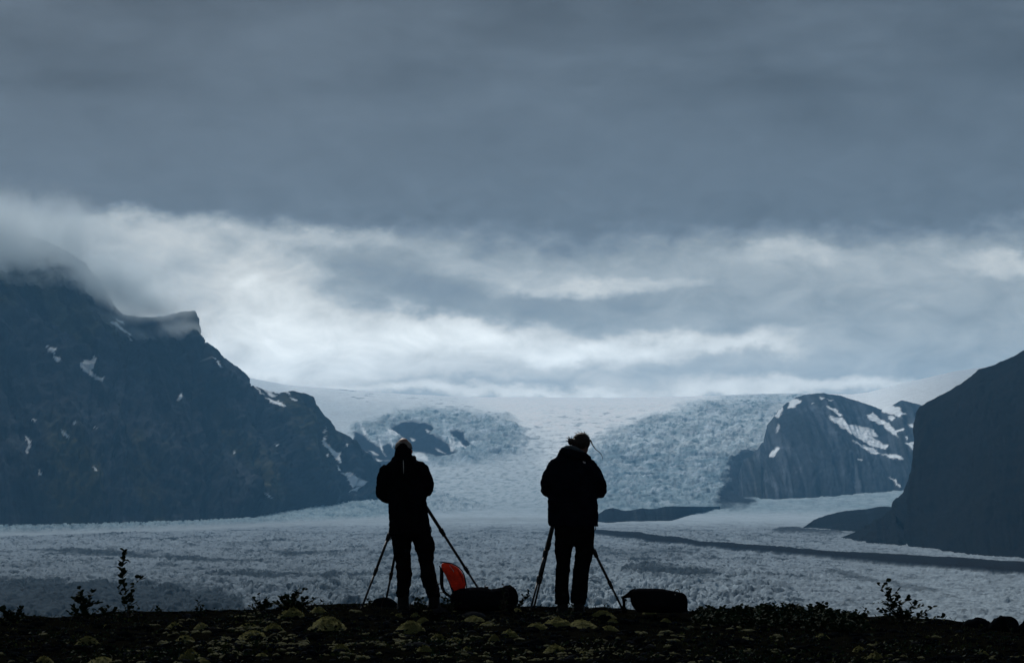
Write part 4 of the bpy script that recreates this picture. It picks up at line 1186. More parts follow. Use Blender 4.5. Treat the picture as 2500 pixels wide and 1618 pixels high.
# ------------------------------------------------------------------ tripods and cameras
def tripod(apex, feet, joints, label, offs):
    """apex (px,py,D); feet: list of (px,py,D); joints: fractions along each leg where the locks sit"""
    A = Vector(P(*apex))
    root = empty('tripod', (A.x, A.y, gz(A.x, A.y)), label, 'tripod', 'camera tripods standing on the crest')
    for i, ft in enumerate(feet):
        Ft = Vector(P(*ft))
        d = (Ft - A).normalized(); st = A + d * .05 + Vector((0, 0, -.03))
        js = joints[i]
        b = MB()
        fr = [0] + list(js) + [1.0]
        rr = [.0175, .0140, .0110, .009]
        for k in range(len(fr) - 1):
            b.tube([st.lerp(Ft, fr[k]), st.lerp(Ft, fr[k + 1])], [rr[k]] * 2, 12)
        leg = child(b.obj('leg', M_METAL), root)
        for k, j in enumerate(js):
            c = MB(); c0 = st.lerp(Ft, j); r = rr[k] * 1.42
            c.tube([c0 - d * .042, c0 - d * .036, c0 - d * .004, c0, c0 + d * .035, c0 + d * .042], [r * .86, r, r, r * .9, r * .84, r * .7], 12)
            lk = c.obj('twist_lock', M_PLAST); lk.parent = leg; lk.matrix_parent_inverse = Matrix.Translation(-Vector(root.location)) if False else Matrix.Identity(4)
        c = MB(); c.tube([Ft - d * .03, Ft - d * .005, Ft + d * .008], [.010, .014, .008], 10)
        rf = c.obj('rubber_foot', M_PLAST); rf.parent = leg
    b = MB()
    b.tube([A + Vector((0, 0, -.07)), A + Vector((0, 0, -.02)), A + Vector((0, 0, .0)), A + Vector((0, 0, .02))], [.028, .045, .045, .03], 14)
    child(b.obj('spider', M_PLAST), root)
    b = MB(); b.tube([A + Vector((0, 0, -.2)), A + Vector((0, 0, .07))], [.013, .013], 12)
    child(b.obj('centre_column', M_METAL), root)
    b = MB(); b.ball(A + Vector((0, 0, .09)), .026, 14, 10); b.tube([A + Vector((0, 0, .06)), A + Vector((0, 0, .085))], [.026, .024], 14)
    b.tube([A + Vector((0, 0, .105)), A + Vector((0, 0, .125))], [.022, .028], 14)
    b.tube([A + Vector((.02, 0, .08)), A + Vector((.055, 0, .08))], [.007, .010], 10)
    child(b.obj('ball_head', M_PLAST), root)
    return A + Vector((0, 0, .127))

def camera_body(p, label, lens_len):
    root = empty('camera', p, label, 'camera')
    x, y, z = p
    b = MB(); b.box((x - .068, y - .028, z), (x + .068, y + .028, z + .088)); 
    b.box((x - .066, y - .02, z + .088), (x + .066, y + .022, z + .096))
    o = b.obj('body', M_PLAST, None, False)
    bv = o.modifiers.new('b', 'BEVEL'); bv.width = .006; bv.segments = 2; bake_mods(o); child(o, root)
    b = MB(); b.add([(x - .028, y - .03, z + .094), (x + .028, y - .03, z + .094), (x + .028, y + .03, z + .094), (x - .028, y + .03, z + .094),
                     (x - .016, y - .03, z + .122), (x + .016, y - .03, z + .122), (x + .018, y + .03, z + .118), (x - .018, y + .03, z + .118)],
                    [(0, 3, 2, 1), (4, 5, 6, 7), (0, 1, 5, 4), (1, 2, 6, 5), (2, 3, 7, 6), (3, 0, 4, 7)])
    child(b.obj('viewfinder', M_PLAST, None, False), root)
    b = MB(); c = z + .046
    b.tube([(x, y + .026, c), (x, y + .05, c), (x, y + .052, c), (x, y + .03 + lens_len * .6, c), (x, y + .032 + lens_len * .6, c), (x, y + .03 + lens_len, c)], [.034, .034, .037, .037, .041, .043], 20)
    ln = child(b.obj('lens', M_PLAST), root)
    b = MB(); b.tube([(x, y + .0305 + lens_len, c), (x, y + .034 + lens_len, c)], [.036, .03], 20)
    g = b.obj('front_glass', M_GLASS); g.parent = ln
    b = MB(); b.tube([(x + .045, y, z + .094), (x + .045, y, z + .104)], [.012, .012], 14)
    child(b.obj('dial', M_PLAST), root)
    b = MB(); b.box((x - .036, y - .032, z + .012), (x + .036, y - .029, z + .066))
    child(b.obj('screen', M_GLASS, None, False), root)
    return root

def fixfoot(px, D):
    x = (px - CX) / F * D; z = gz(x, D)
    _, py = proj(np.array([x, D, z + .004])); return (px, float(py), D)
D1, D2 = 24.6, 24.5
a1 = (1000, 1166, D1 + .52)
f1 = [fixfoot(882, 24.75), fixfoot(940, 25.55), fixfoot(1199, 25.2)]
def frac(a, f, py): return (py - a[1]) / (f[1] - a[1])
top1 = tripod(a1, f1, [[frac(a1, f1[0], 1302), frac(a1, f1[0], 1391)], [frac(a1, f1[1], 1320), frac(a1, f1[1], 1400)], [frac(a1, f1[2], 1288), frac(a1, f1[2], 1386)]],
              'wide-spread black tripod in front of the person in the tan cap', None)
a2 = (1373, 1181, D2 + .50)
f2 = [fixfoot(1294, 24.55), fixfoot(1304, 25.5), fixfoot(1523, 25.0)]
top2 = tripod(a2, f2, [[frac(a2, f2[0], 1345), frac(a2, f2[0], 1411)], [frac(a2, f2[1], 1322), frac(a2, f2[1], 1410)], [frac(a2, f2[2], 1342), frac(a2, f2[2], 1423)]],
              'black tripod in front of the bowed person, its two left legs close together', None)
camera_body(tuple(top1), 'black camera on the tripod in front of the person in the tan cap', .10)
camera_body(tuple(top2), 'black camera on the tripod in front of the bowed person', .07)

# ------------------------------------------------------------------ people
def tubepx(mb, pts, D, seg=18):
    """pts: (px, py, half width px, half depth m, depth offset m)"""
    k = D / F
    mb.tube([P(x, y, D + off) for x, y, hw, hd, off in pts], [(hw * k, hd) for x, y, hw, hd, off in pts], seg)

def hand(mb, wrist, target, side):
    """palm with four curled fingers and a thumb, closing on the camera at target"""
    w = Vector(wrist); t = Vector(target); d = (t - w).normalized()
    up = Vector((0, 0, 1)); lat = d.cross(up).normalized() * side
    palm_end = w + d * .085
    mb.tube([w - d * .03, w, w + d * .04, palm_end], [(.026, .022), (.028, .022), (.040, .018), (.040, .015)], 12)
    lens = (.072, .080, .074, .058)
    for i in range(4):
        o = up * (.028 - .0187 * i)
        p0 = palm_end - d * .02 + o; L_ = lens[i]
        inw = -lat
        p1 = palm_end + o + d * (L_ * .40); p2 = p1 + (d * .6 + inw * .8).normalized() * L_ * .34; p3 = p2 + (d * -.1 + inw).normalized() * L_ * .28
        mb.tube([p0, palm_end + o, p1, p2, p3], [.0090, .0092, .0088, .0082, .0068], 8)
    b0 = w + d * .02 + up * .02; 
    mb.tube([b0, b0 + (d * .4 + up * .7 - lat * .5).normalized() * .04, b0 + (d * .75 + up * .5 - lat * .6).normalized() * .075], [.013, .011, .008], 8)

def boots(root, D, cx, py, hw, toe, label=None):
    k = D / F; x = (cx - CX) / F * D; z0 = gz(x, D) - .004
    b = MB()
    b.tube([(x, D - .02, z0 + .24), (x, D - .02, z0 + .14), (x, D - .015, z0 + .07), (x, D, z0 + .02)], [(hw * k * .8, .065), (hw * k * .8, .07), (hw * k * .85, .085), (hw * k * .95, .11)], 16)
    b.tube([(x, D - .10, z0 + .035), (x + toe * .3, D + .02, z0 + .05), (x + toe * .8, D + .14, z0 + .045), (x + toe, D + .19, z0 + .035)], [(.045, .035), (.052, .05), (.050, .042), (.030, .028)], 14)
    o = fuse(b, 'boot', M_BOOT, None, .010, 3); child(o, root)
    s_ = MB(); s_.tube([(x - toe * .1, D - .125, z0 + .008), (x, D - .02, z0 + .008), (x + toe * .6, D + .10, z0 + .008), (x + toe, D + .205, z0 + .010)], [(.044, .012), (.048, .012), (.054, .012), (.03, .012)], 14)
    so_ = s_.obj('sole', M_PLAST); so_.parent = o
    return o

def eyes_face(mb, c, fwd, up, s=1.0):
    """nose, brow, chin, ears modelled into the head's surface"""
    c, f, u = Vector(c), Vector(fwd).normalized(), Vector(up).normalized(); r = f.cross(u).normalized()
    mb.tube([c + f * .088 * s + u * .012, c + f * .108 * s - u * .018, c + f * .098 * s - u * .030], [.009, .014, .012], 8)
    mb.ball(c + f * .072 * s - u * .085, (.026, .026, .022), 10, 7)
    mb.tube([c + f * .086 * s + u * .022 - r * .035, c + f * .094 * s + u * .024, c + f * .086 * s + u * .022 + r * .035], [.009, .010, .009], 8)
    mb.tube([c + f * .085 * s - u * .052 - r * .020, c + f * .093 * s - u * .052, c + f * .085 * s - u * .052 + r * .020], [.006, .009, .006], 8)
    for sg in (-1, 1):
        e = c + r * sg * .076 * s - f * .005
        mb.tube([e + u * .022, e + u * .030 - f * .012, e - f * .016, e - u * .028 - f * .004], [.006, .009, .009, .006], 8)

def person_cap():
    D = D1; k = D / F
    base = P(1012, 1476, D); base[2] = gz(base[0], base[1])
    root = empty('person', base, 'person in a tan cap and black hooded jacket standing behind a tripod, legs apart', 'person')
    b = MB()      # body under the clothes, one surface
    tubepx(b, [(1000, 1300, 32, .10, 0), (999, 1285, 36, .11, 0), (995, 1240, 34, .11, 0), (991, 1190, 36, .12, 0), (987, 1150, 40, .12, 0), (986, 1132, 34, .10, .01), (986, 1122, 14, .06, .02), (985, 1108, 13, .058, .03), (985, 1100, 12, .055, .03)], D)
    tubepx(b, [(981, 1310, 17, .08, 0), (982, 1360, 14, .07, 0), (986, 1400, 12, .055, .0), (986, 1440, 9, .045, 0), (985, 1468, 9, .05, .02)], D, 12)
    tubepx(b, [(1029, 1310, 17, .08, 0), (1038, 1350, 15, .07, .02), (1043, 1390, 12, .055, .02), (1053, 1440, 9, .045, 0), (1058, 1466, 9, .05, .02)], D, 12)
    hx = Vector(P(985, 1094, D + .03))
    b.ball(hx, (.076, .094, .105), 18, 12)
    eyes_face(b, hx - Vector((0, 0, .01)), (0, 1, -.15), (0, .1, 1))
    c1 = top1 + Vector((0, 0, .045))
    wl = Vector(P(974, 1150, D + .36)); wr = Vector(P(1013, 1149, D + .36))
    for sx, w_, el in ((-1, wl, (935, 1205)), (1, wr, (1042, 1192))):
        sh = Vector(P(985 + sx * 40, 1140, D)); e = Vector(P(el[0], el[1], D + .02))
        b.tube([sh, sh.lerp(e, .5), e, e.lerp(w_, .5), w_], [.055, .047, .040, .036, .026], 12)
        hand(b, w_, c1 + Vector((sx * .06, -.03, -.02)), sx)
    body = fuse(b, 'body', M_SKIN, None, .0075, 2); child(body, root)
    # jacket
    j = MB()
    tubepx(j, [(1001, 1304, 50, .165, 0), (1000, 1290, 51, .17, 0), (998, 1268, 49, .17, 0), (994, 1225, 47, .165, -.01), (991, 1190, 47, .17, -.01), (989, 1160, 49, .17, -.01), (987, 1143, 49, .155, -.01), (986, 1131, 44, .13, 0), (985, 1123, 33, .11, 0), (985, 1114, 24, .095, .0), (985, 1106, 19, .085, .01)], D, 26)
    tubepx(j, [(948, 1138, 13, .075, 0), (943, 1147, 17, .085, 0), (939, 1165, 19, .085, 0), (937, 1188, 19.5, .085, 0), (936, 1206, 18.5, .08, .02), (943, 1212, 16, .075, .10), (958, 1196, 13, .06, .22), (972, 1160, 11, .045, .34)], D)
    tubepx(j, [(1026, 1134, 11, .075, 0), (1031, 1143, 15, .085, 0), (1037, 1162, 18, .085, 0), (1041, 1182, 18.5, .085, 0), (1041, 1196, 17, .08, .03), (1036, 1196, 15, .075, .12), (1025, 1182, 13, .06, .22), (1014, 1156, 11, .045, .34)], D)
    # collar folds of the lowered outer hood and the shoulder pocket bumps
    tubepx(j, [(962, 1128, 7, .06, -.03), (972, 1124, 8, .06, -.07), (985, 1123, 9, .05, -.09), (998, 1124, 8, .06, -.07), (1008, 1129, 7, .06, -.03)], D, 12)
    tubepx(j, [(1015, 1131, 6, .04, -.02), (1026, 1131, 7, .05, -.02), (1034, 1135, 7, .05, -.01)], D, 12)
    jk = fuse(j, 'jacket', M_BLACK, None, .011, 5, .016, 8.0, 71); child(jk, root)
    # waist straps hanging at the hip
    s_ = MB()
    for pts in ([(1051, 1284), (1053, 1296), (1051, 1301)], [(952, 1284), (950, 1296), (953, 1306)], [(951, 1305), (955, 1314), (951, 1318)]):
        s_.tube([P(x, y, D - .03) for x, y in pts], [.006] * len(pts), 6)
    child(s_.obj('strap', M_PLAST), root)
    # hood bulging at the back of the head and neck
    h_ = MB()
    tubepx(h_, [(985, 1126, 25, .08, -.03), (984, 1118, 23, .09, -.03), (984, 1108, 21, .09, -.03), (984, 1099, 20, .085, -.03), (984, 1092, 16.5, .075, -.03), (983.5, 1086, 12, .06, -.045), (983.5, 1082, 7, .04, -.05)], D, 20)
    hd = fuse(h_, 'hood', M_BLACK, None, .008, 4, .007, 14, 77); child(hd, root)
    z_ = MB(); z_.tube([P(984.5, 1122, D - .133), P(985, 1135, D - .175), P(985.5, 1156, D - .190)], [(.0022, .002), (.0035, .003), (.002, .002)], 6)
    zz = z_.obj('reflective_strip', M_SILVER); zz.parent = hd
    # trousers
    t = MB()
    tubepx(t, [(1001, 1280, 44, .15, 0), (1002, 1300, 47, .155, 0), (1004, 1312, 46, .14, 0)], D, 24)
    tubepx(t, [(979, 1296, 24, .12, 0), (980, 1309, 25, .12, 0), (981, 1330, 23, .11, 0), (982, 1350, 22, .105, 0), (985, 1374, 18.5, .095, .0), (986, 1392, 19, .095, 0), (986.5, 1413, 19.5, .095, -.01), (986.5, 1428, 16.5, .085, 0), (985, 1440, 15.5, .085, 0), (982.5, 1449, 17, .095, .0), (983, 1456, 15.5, .10, 0)], D)
    tubepx(t, [(1028, 1296, 23, .12, 0), (1030, 1312, 23.5, .12, 0), (1036, 1330, 24.5, .12, .01), (1038.5, 1342, 24.5, .12, .02), (1040, 1358, 20, .105, .02), (1042, 1376, 17.5, .095, .02), (1044.5, 1392, 18.5, .095, .01), (1047.5, 1413, 19.5, .095, 0), (1052, 1428, 18, .09, 0), (1058, 1446, 16.5, .09, 0), (1059, 1458, 17, .10, 0)], D)
    tubepx(t, [(1052, 1312, 6, .05, 0), (1055, 1326, 8, .05, 0), (1054, 1342, 8, .05, 0)], D, 10)
    tr = fuse(t, 'trousers', M_TROUSER, None, .011, 3, .018, 9.0, 81); child(tr, root)
    boots(root, D, 986, 1476, 17, .02); boots(root, D, 1061, 1474, 17, .03)
    # cap
    c = MB()
    cc = Vector(P(985, 1094, D + .02))
    V = []; Fc = []; seg, rg = 28, 9
    for i in range(rg):
        th = math.pi / 2 * i / (rg - 1)
        for q in range(seg):
            a = 2 * math.pi * q / seg
            r = math.sin(th)
            zz_ = .088 * math.cos(th) ** .8
            back = max(0, -math.sin(a))
            V.append(cc + Vector((.087 * r * math.cos(a), .104 * r * math.sin(a), zz_ - .012 * r * back)))
    for i in range(rg - 1):
        for q in range(seg):
            a = i * seg + q; b_ = i * seg + (q + 1) % seg
            if i >= rg - 5 and abs(((q + .5) / seg) - .75) < (.085 if i > rg - 4 else .05): continue      # the gap above the strap at the back
            Fc.append((a, a + seg, b_ + seg, b_))
    c.add(V, Fc)
    o = c.obj('cap', M_CAP); so2 = o.modifiers.new('s', 'SOLIDIFY'); so2.thickness = .003; bake_mods(o); child(o, root)
    v = MB(); v.tube([cc + Vector((0, .095, .0)), cc + Vector((0, .13, -.004)), cc + Vector((0, .17, -.016))], [(.07, .004), (.068, .004), (.04, .004)], 14)
    vv = v.obj('visor', M_CAP); vv.parent = o
    v = MB(); ring = [cc + Vector((.0885 * math.cos(a), .1055 * math.sin(a), .002 - .012 * max(0, -math.sin(a)))) for a in np.linspace(-math.pi * .98, math.pi * -.02, 20)]
    v.tube(ring, [.0045] * 20, 6)
    vv = v.obj('cap_band', M_BLACK); vv.parent = o
    v = MB(); e = Vector(P(1004.5, 1104, D - .0)); v.tube([e + Vector((-.004, 0, .030)), e + Vector((0, 0, .018)), e + Vector((.001, 0, 0)), e + Vector((-.006, 0, -.02))], [.008, .011, .010, .006], 10)
    child(v.obj('ear', M_REDSKIN), root)
person_cap()

def person_bowed():
    D = D2; k = D / F
    base = P(1394, 1482, D); base[2] = gz(base[0], base[1])
    root = empty('person', base, 'person with dark hair in a bun and navy jacket, head bowed over a tripod', 'person')
    b = MB()
    tubepx(b, [(1401, 1308, 34, .11, 0), (1401, 1280, 42, .12, 0), (1400, 1230, 40, .12, 0), (1398, 1180, 44, .13, 0), (1398, 1145, 46, .13, .0), (1402, 1128, 36, .10, .03), (1409, 1116, 15, .06, .06), (1413, 1104, 13, .058, .08), (1418, 1094, 12, .055, .09)], D)
    tubepx(b, [(1378, 1310, 18, .08, 0), (1377, 1360, 14, .07, 0), (1372, 1400, 11, .055, 0), (1371, 1450, 9, .045, 0), (1372, 1476, 9, .05, .02)], D, 12)
    tubepx(b, [(1426, 1310, 18, .08, 0), (1422, 1360, 14, .07, 0), (1416, 1400, 11, .055, 0), (1413, 1450, 9, .045, 0), (1411, 1476, 9, .05, .02)], D, 12)
    hc = Vector(P(1420, 1082, D + .10))
    fwd = Vector((.62, .70, -.42)).normalized(); up = Vector((.28, .30, .9)).normalized()
    b.ball(hc, (.080, .088, .095), 18, 12)
    b.ball(hc + fwd * .03 - up * .045, (.062, .062, .070), 16, 10)
    eyes_face(b, hc - up * .012, fwd, up, .92)
    c2 = top2 + Vector((0, 0, .045))
    wl = Vector(P(1352, 1170, D + .34)); wr = Vector(P(1398, 1168, D + .34))
    for sx, w_, el, shx in ((-1, wl, (1340, 1198), 1352), (1, wr, (1464, 1200), 1444)):
        sh = Vector(P(shx, 1138, D)); e = Vector(P(el[0], el[1], D + .02))
        b.tube([sh, sh.lerp(e, .5), e, e.lerp(w_, .5), w_], [.055, .047, .040, .036, .026], 12)
        hand(b, w_, c2 + Vector((sx * .06, -.03, -.02)), sx)
    body = fuse(b, 'body', M_SKIN, None, .0075, 2); child(body, root)
    j = MB()
    tubepx(j, [(1400, 1284, 60, .18, 0), (1400, 1272, 61.5, .19, 0), (1399, 1245, 62, .19, 0), (1398, 1222, 61, .19, -.01), (1398, 1190, 58, .19, -.01), (1397, 1160, 58, .185, -.01), (1397, 1142, 56, .17, -.01), (1398, 1129, 49, .15, 0), (1399, 1120, 40, .13, .01), (1401, 1113, 31, .11, .02)], D, 28)
    tubepx(j, [(1366, 1125, 14, .08, 0), (1359, 1134, 20, .09, 0), (1348, 1156, 21, .09, 0), (1338.5, 1180, 21, .09, 0), (1340, 1196, 19, .085, .03), (1346, 1196, 16, .075, .13), (1350, 1176, 12, .05, .32)], D)
    tubepx(j, [(1428, 1124, 13, .08, 0), (1436, 1132, 18, .09, 0), (1450, 1156, 19, .09, 0), (1462, 1180, 19, .09, 0), (1464, 1200, 18, .085, .02), (1452, 1203, 16, .075, .13), (1425, 1188, 13, .06, .24), (1400, 1172, 12, .05, .33)], D)
    jk = fuse(j, 'jacket', M_NAVY, None, .011, 5, .016, 8.0, 171); child(jk, root)
    # collapsed hood round the neck with its pale lining edge
    h_ = MB()
    tubepx(h_, [(1372, 1106, 7, .07, .0), (1380, 1101, 11, .08, -.05), (1392, 1106, 15, .08, -.09), (1408, 1112, 16, .07, -.10), (1424, 1115, 13, .07, -.06), (1434, 1118, 8, .06, .0)], D, 16)
    tubepx(h_, [(1400, 1128, 34, .06, -.10), (1400, 1116, 30, .08, -.06), (1402, 1108, 24, .09, -.02)], D, 16)
    hd = fuse(h_, 'hood', M_NAVY, None, .009, 4, .010, 12, 177); child(hd, root)
    r_ = MB(); r_.tube([P(x, y, D + o_) for x, y, o_ in ((1372, 1097, -.05), (1382, 1092, -.11), (1396, 1092, -.14), (1410, 1097, -.145), (1422, 1103, -.11), (1430, 1109, -.04))], [(.010, .012), (.020, .016), (.022, .016), (.020, .015), (.014, .013), (.008, .010)], 10)
    ln = r_.obj('hood_lining', M_COLLAR); ln.parent = hd
    # small printed mark behind the right shoulder: three nested quarter arcs
    g = MB(); c0 = Vector(P(1423.5, 1130, D - .172))
    for r in (.009, .0155, .022):
        n = 8
        V = []; Fc = []
        for i in range(n + 1):
            a = math.pi * .5 * i / n
            for rr in (r, r + .0045):
                V.append(c0 + Vector((rr * math.cos(a), -.002, rr * math.sin(a))))
        for i in range(n): Fc.append((2 * i, 2 * i + 1, 2 * i + 3, 2 * i + 2))
        g.add(V, Fc)
    lg = g.obj('printed_mark', M_WHITE, None, False); sm = lg.modifiers.new('s', 'SHRINKWRAP'); sm.target = jk; sm.wrap_method = 'PROJECT'; sm.use_project_y = True; sm.use_negative_direction = True; sm.use_positive_direction = True; sm.offset = .003
    lg.parent = None; bake_mods(lg); lg.parent = jk
    t = MB()
    tubepx(t, [(1402, 1270, 48, .16, 0), (1403, 1300, 49, .16, 0), (1402, 1325, 47, .14, 0), (1402, 1333, 44, .13, 0)], D, 24)
    tubepx(t, [(1379, 1310, 23, .12, 0), (1376.5, 1330, 22.5, .11, 0), (1375, 1350, 20.5, .105, 0), (1375.5, 1372, 17.5, .095, 0), (1374, 1392, 17.5, .09, 0), (1372, 1413, 16.5, .085, 0), (1371.5, 1436, 17, .085, 0), (1372, 1456, 17.5, .09, 0), (1372.5, 1474, 18, .095, .0)], D)
    tubepx(t, [(1427, 1310, 23, .12, 0), (1427.5, 1335, 23, .115, 0), (1426.5, 1350, 22.5, .11, 0), (1422.5, 1371, 20.5, .10, 0), (1418.5, 1392, 19.5, .09, 0), (1417, 1410, 19.5, .09, 0), (1415, 1436, 20.5, .09, 0), (1413, 1456, 20, .09, 0), (1411, 1474, 18, .095, .0)], D)
    tr = fuse(t, 'trousers', M_TROUSER, None, .0075, 3, .010, 10, 181); child(tr, root)
    s_ = MB(); s_.tube([P(1453, 1280, D - .02), P(1454, 1288, D - .02), P(1453.5, 1293, D - .02)], [.0035, .0035, .006], 6); child(s_.obj('strap', M_PLAST), root)
    boots(root, D, 1373, 1482, 16, .02); boots(root, D, 1412, 1482, 16, .03)
    # hair: scalp, bun, loose wisps and one long strand blown to the right
    h = MB()
    h.ball(hc - fwd * .012 + up * .012, (.093, .100, .097), 22, 14)
    h.ball(hc - fwd * .050 - up * .020, (.070, .070, .060), 16, 10)
    bun = Vector(P(1394, 1078, D + .02))
    h.ball(bun, (.034, .036, .038), 14, 9); h.ball(bun + Vector((.03, .02, -.004)), (.036, .04, .036), 12, 8)
    hr = fuse(h, 'hair', M_HAIR, None, .008, 2, .006, 30, 191); child(hr, root)
    w = MB(); rnd = random.Random(4)
    for i in range(16):
        a = rnd.uniform(1.2, 4.4); st = bun + Vector((math.cos(a) * .028, 0, math.sin(a) * .03 + .004))
        e = st + Vector((math.cos(a) * .03, rnd.uniform(-.01, .01), math.sin(a) * .02 + rnd.uniform(-.02, .02)))
        w.tube([st, st.lerp(e, .5) + Vector((rnd.uniform(-.01, .01), 0, rnd.uniform(-.012, .012))), e], [.0028, .002, .001], 5)
    for i in range(14):
        a = rnd.uniform(.4, 2.2); st = hc + Vector((math.cos(a) * .085, 0, math.sin(a) * .10 + .01))
        e = st + Vector((math.cos(a + .8) * .03, 0, math.sin(a + .6) * .022))
        w.tube([st, st.lerp(e, .5) + Vector((0, 0, .006)), e], [.0018, .0014, .0008], 5)
    o = w.obj('loose_hair', M_HAIR); o.parent = hr
    w = MB(); w.tube([P(x, y, D + .12) for x, y in ((1441, 1073), (1444, 1080), (1448, 1088), (1454, 1096), (1462, 1102), (1468, 1109), (1471, 1116), (1470, 1124))], [.008, .0065, .005, .004, .0034, .0028, .0024, .0014], 6)
    o = w.obj('hair_strand', M_HAIR); o.parent = hr
    v = MB(); e = Vector(P(1429, 1089, D + .035)); v.tube([e + Vector((0, 0, .022)), e + Vector((.008, 0, .012)), e + Vector((.004, 0, -.006)), e + Vector((-.002, 0, -.02))], [.007, .009, .008, .005], 8)
    child(v.obj('ear', M_SKIN), root)
person_bowed()

# ------------------------------------------------------------------ packs
def pillow(poly, D, depth, off=0.0, n=9, power=2.2, mat=None, name='body', wob=.0, seed=0, shear=0.0):
    """solid of real depth with the given outline (photo px at distance D): swelling front and back, rounded rim"""
    pts = np.array([P(x, y, D) for x, y in poly])
    # densify
    dn = []
    for i in range(len(pts)):
        a, b = pts[i], pts[(i + 1) % len(pts)]
        m_ = max(1, int(np.linalg.norm(b - a) / .03))
        for q in range(m_): dn.append(a + (b - a) * q / m_)
    pts = np.array(dn)
    for _ in range(2): pts = .5 * pts + .25 * np.roll(pts, 1, 0) + .25 * np.roll(pts, -1, 0)
    c = pts.mean(0); N_ = len(pts)
    V = []; Fc = []
    lev = np.linspace(-1, 1, n)
    for l in lev:
        s_ = (1 - min(.985, abs(l)) ** power) ** (1 / power)
        s_ = .12 + .88 * s_
        ring = c + (pts - c) * s_
        ring = ring.copy(); ring[:, 1] = D + off + l * depth / 2 + shear * (ring[:, 2] - c[2])
        V += ring.tolist()
    for i in range(n - 1):
        for k in range(N_):
            a = i * N_ + k; b = i * N_ + (k + 1) % N_
            Fc.append((a, b, b + N_, a + N_))
    b0 = len(V); v0 = np.array(V[:N_]).mean(0); v1 = np.array(V[-N_:]).mean(0); V += [v0.tolist(), v1.tolist()]
    for k in range(N_):
        Fc.append((b0, (k + 1) % N_, k)); Fc.append((b0 + 1, (n - 1) * N_ + k, (n - 1) * N_ + (k + 1) % N_))
    b = MB(); b.add(V, Fc)
    return b

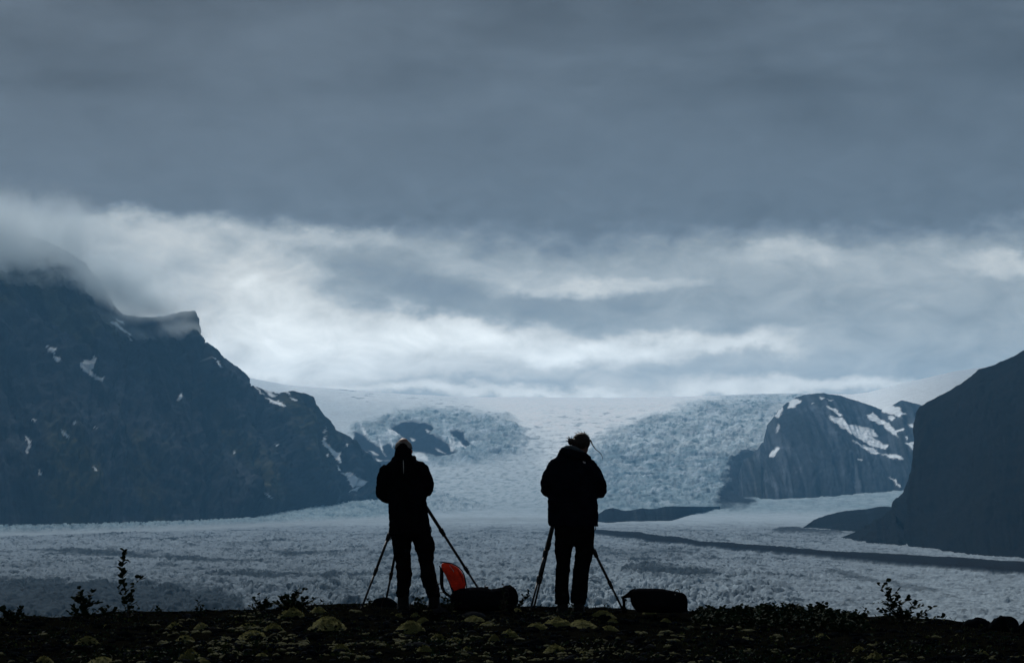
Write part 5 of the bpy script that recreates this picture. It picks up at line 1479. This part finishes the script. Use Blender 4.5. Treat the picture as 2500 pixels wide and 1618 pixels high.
def packs():
    zz = lambda pts: Z((1050, 1350), .10504, pts)
    D = 24.35
    g = P(1185, 1485, D)
    root = empty('backpack', (g[0], g[1], gz(g[0], g[1])), 'open black backpack lying on its back with a raised red lid', 'backpack')
    low = gz(g[0], g[1])
    body = pillow(zz([(470, 900), (560, 850), (800, 800), (1130, 785), (1330, 790), (1350, 845), (1600, 820), (1720, 770), (1850, 760), (1960, 810), (2030, 900), (2060, 1000), (2070, 1120), (2040, 1240), (1950, 1330), (700, 1330), (520, 1280), (450, 1100)]), D, .40, 0, 11, 3.0)
    bd = fuse(body, 'body', M_BLACK, None, .010, 2, .010, 10, 33); child(bd, root)
    # padded front pocket and side compression buckle
    pk = MB(); pk.ball(P(1240, 1456, D - .03), (.105, .17, .115), 20, 14)
    o = fuse(pk, 'pocket', M_BLACK, None, .010, 1, .008, 12, 35); child(o, root)
    bk = MB(); p0 = P(1188, 1434, D); bk.box(p0 - np.array([.018, .02, .012]), p0 + np.array([.018, .02, .014])); p0 = P(1184, 1432, D); bk.box(p0 - np.array([.006, .01, .006]), p0 + np.array([.006, .01, .018]))
    child(bk.obj('buckle', M_PLAST, None, False), root)
    # raised lid
    lid = pillow(zz([(215, 290), (250, 225), (300, 208), (400, 222), (490, 236), (600, 285), (680, 345), (745, 420), (790, 510), (815, 620), (835, 730), (850, 830), (700, 880), (560, 930), (525, 935), (480, 810), (420, 640), (350, 480), (270, 370)]), D, .10, .02, 9, 2.8, shear=-.1)
    ld = fuse(lid, 'lid', M_RED, None, .006, 1, .006, 22, 37); child(ld, root)
    # piping round the lid, zip pull cord
    pp = MB(); pp.tube([P(x, y, D + .0) for x, y in zz([(240, 228), (300, 207), (400, 220), (490, 234), (600, 282), (690, 345), (752, 418), (796, 510), (820, 620), (840, 730), (855, 840)])], [.0055] * 11, 6)
    o = pp.obj('piping', M_BLACK); o.parent = ld
    pp = MB(); pp.tube([P(x, y, D - .0) for x, y in zz([(215, 285), (235, 330), (300, 400), (370, 480), (440, 620), (500, 800), (545, 950)])], [.005, .006, .007, .008, .010, .011, .010], 8)
    o = pp.obj('piping', M_BLACK); o.parent = ld
    pp = MB(); pp.tube([P(x, y, D - .045 + e) for (x, y), e in zip(zz([(425, 250), (470, 310), (515, 365), (545, 410), (552, 432)]), (.03, .012, .003, 0, 0))], [.0016, .0016, .0018, .0035, .0035], 6)
    o = pp.obj('zip_pull', M_SILVER); o.parent = ld
    # faint seams on the red cloth
    pp = MB(); pp.tube([P(x, y, D - .040 + e) for (x, y), e in zip(zz([(640, 380), (690, 460), (740, 560), (770, 680)]), (.018, .004, .002, .012))], [.0025] * 4, 5)
    o = pp.obj('seam', M_BLACK); o.parent = ld
    # shoulder strap hanging from the lid's back
    st = MB(); st.tube([P(x, y, D + .03) for x, y in zz([(250, 330), (268, 430), (270, 560), (268, 690), (285, 800), (330, 900), (400, 960), (480, 1010)])], [(.012, .03), (.017, .03), (.020, .03), (.019, .03), (.016, .03), (.014, .03), (.014, .03), (.012, .03)], 12)
    child(st.obj('shoulder_strap', M_BLACK), root)
    st = MB(); st.tube([P(x, y, D + .03) for x, y in zz([(150, 722), (190, 712), (240, 700)])], [.006, .007, .006], 6); st.tube([P(x, y, D + .03) for x, y in zz([(200, 930), (250, 905), (330, 915)])], [.004, .004, .005], 6)
    child(st.obj('strap', M_PLAST), root)

    zz = lambda pts: Z((1500, 1400), .08403, pts)
    D = 24.55
    g = P(1612, 1490, D)
    root = empty('duffel_bag', (g[0], g[1], gz(g[0], g[1])), 'closed black bag lying on the crest right of the bowed person', 'bag')
    body = pillow(zz([(440, 740), (455, 600), (480, 470), (560, 428), (700, 425), (760, 418), (850, 432), (930, 415), (1100, 424), (1260, 426), (1400, 440), (1600, 468), (1740, 500), (1800, 548), (1930, 515), (2030, 550), (2085, 590), (2110, 700), (2150, 850), (2145, 1000), (2110, 1090), (1600, 1130), (700, 1110), (540, 1060), (480, 900)]), D, .34, 0, 11, 3.0)
    bd = fuse(body, 'body', M_BLACK, None, .009, 1, .006, 12, 43); child(bd, root)
    st = MB(); st.tube([P(x, y, D) for x, y in zz([(620, 470), (520, 540), (420, 620), (300, 665), (200, 690)])], [(.020, .05), (.032, .05), (.028, .045), (.016, .04), (.012, .03)], 12)
    child(st.obj('shoulder_strap', M_BLACK), root)
    st = MB(); st.tube([P(x, y, D) for x, y in zz([(235, 670), (270, 760), (280, 860), (275, 960), (300, 1060), (290, 1120)])], [(.010, .02), (.016, .02), (.015, .02), (.016, .02), (.024, .02), (.03, .02)], 10)
    st.tube([P(x, y, D) for x, y in zz([(320, 720), (345, 770), (330, 800)])], [.006, .010, .006], 8)
    child(st.obj('strap', M_BLACK), root)
    st = MB(); st.tube([P(x, y, D) for x, y in zz([(1745, 520), (1760, 480), (1790, 452), (1825, 442), (1860, 455), (1885, 490), (1892, 530)])], [.0045] * 7, 8)
    child(st.obj('grab_handle', M_PLAST), root)
    st = MB(); st.box(P(1647.5, 1451.5, D - .165), P(1648.8, 1450, D - .155)); child(st.obj('zip_pull', M_SILVER, None, False), root)
    # side pocket bulge
packs()
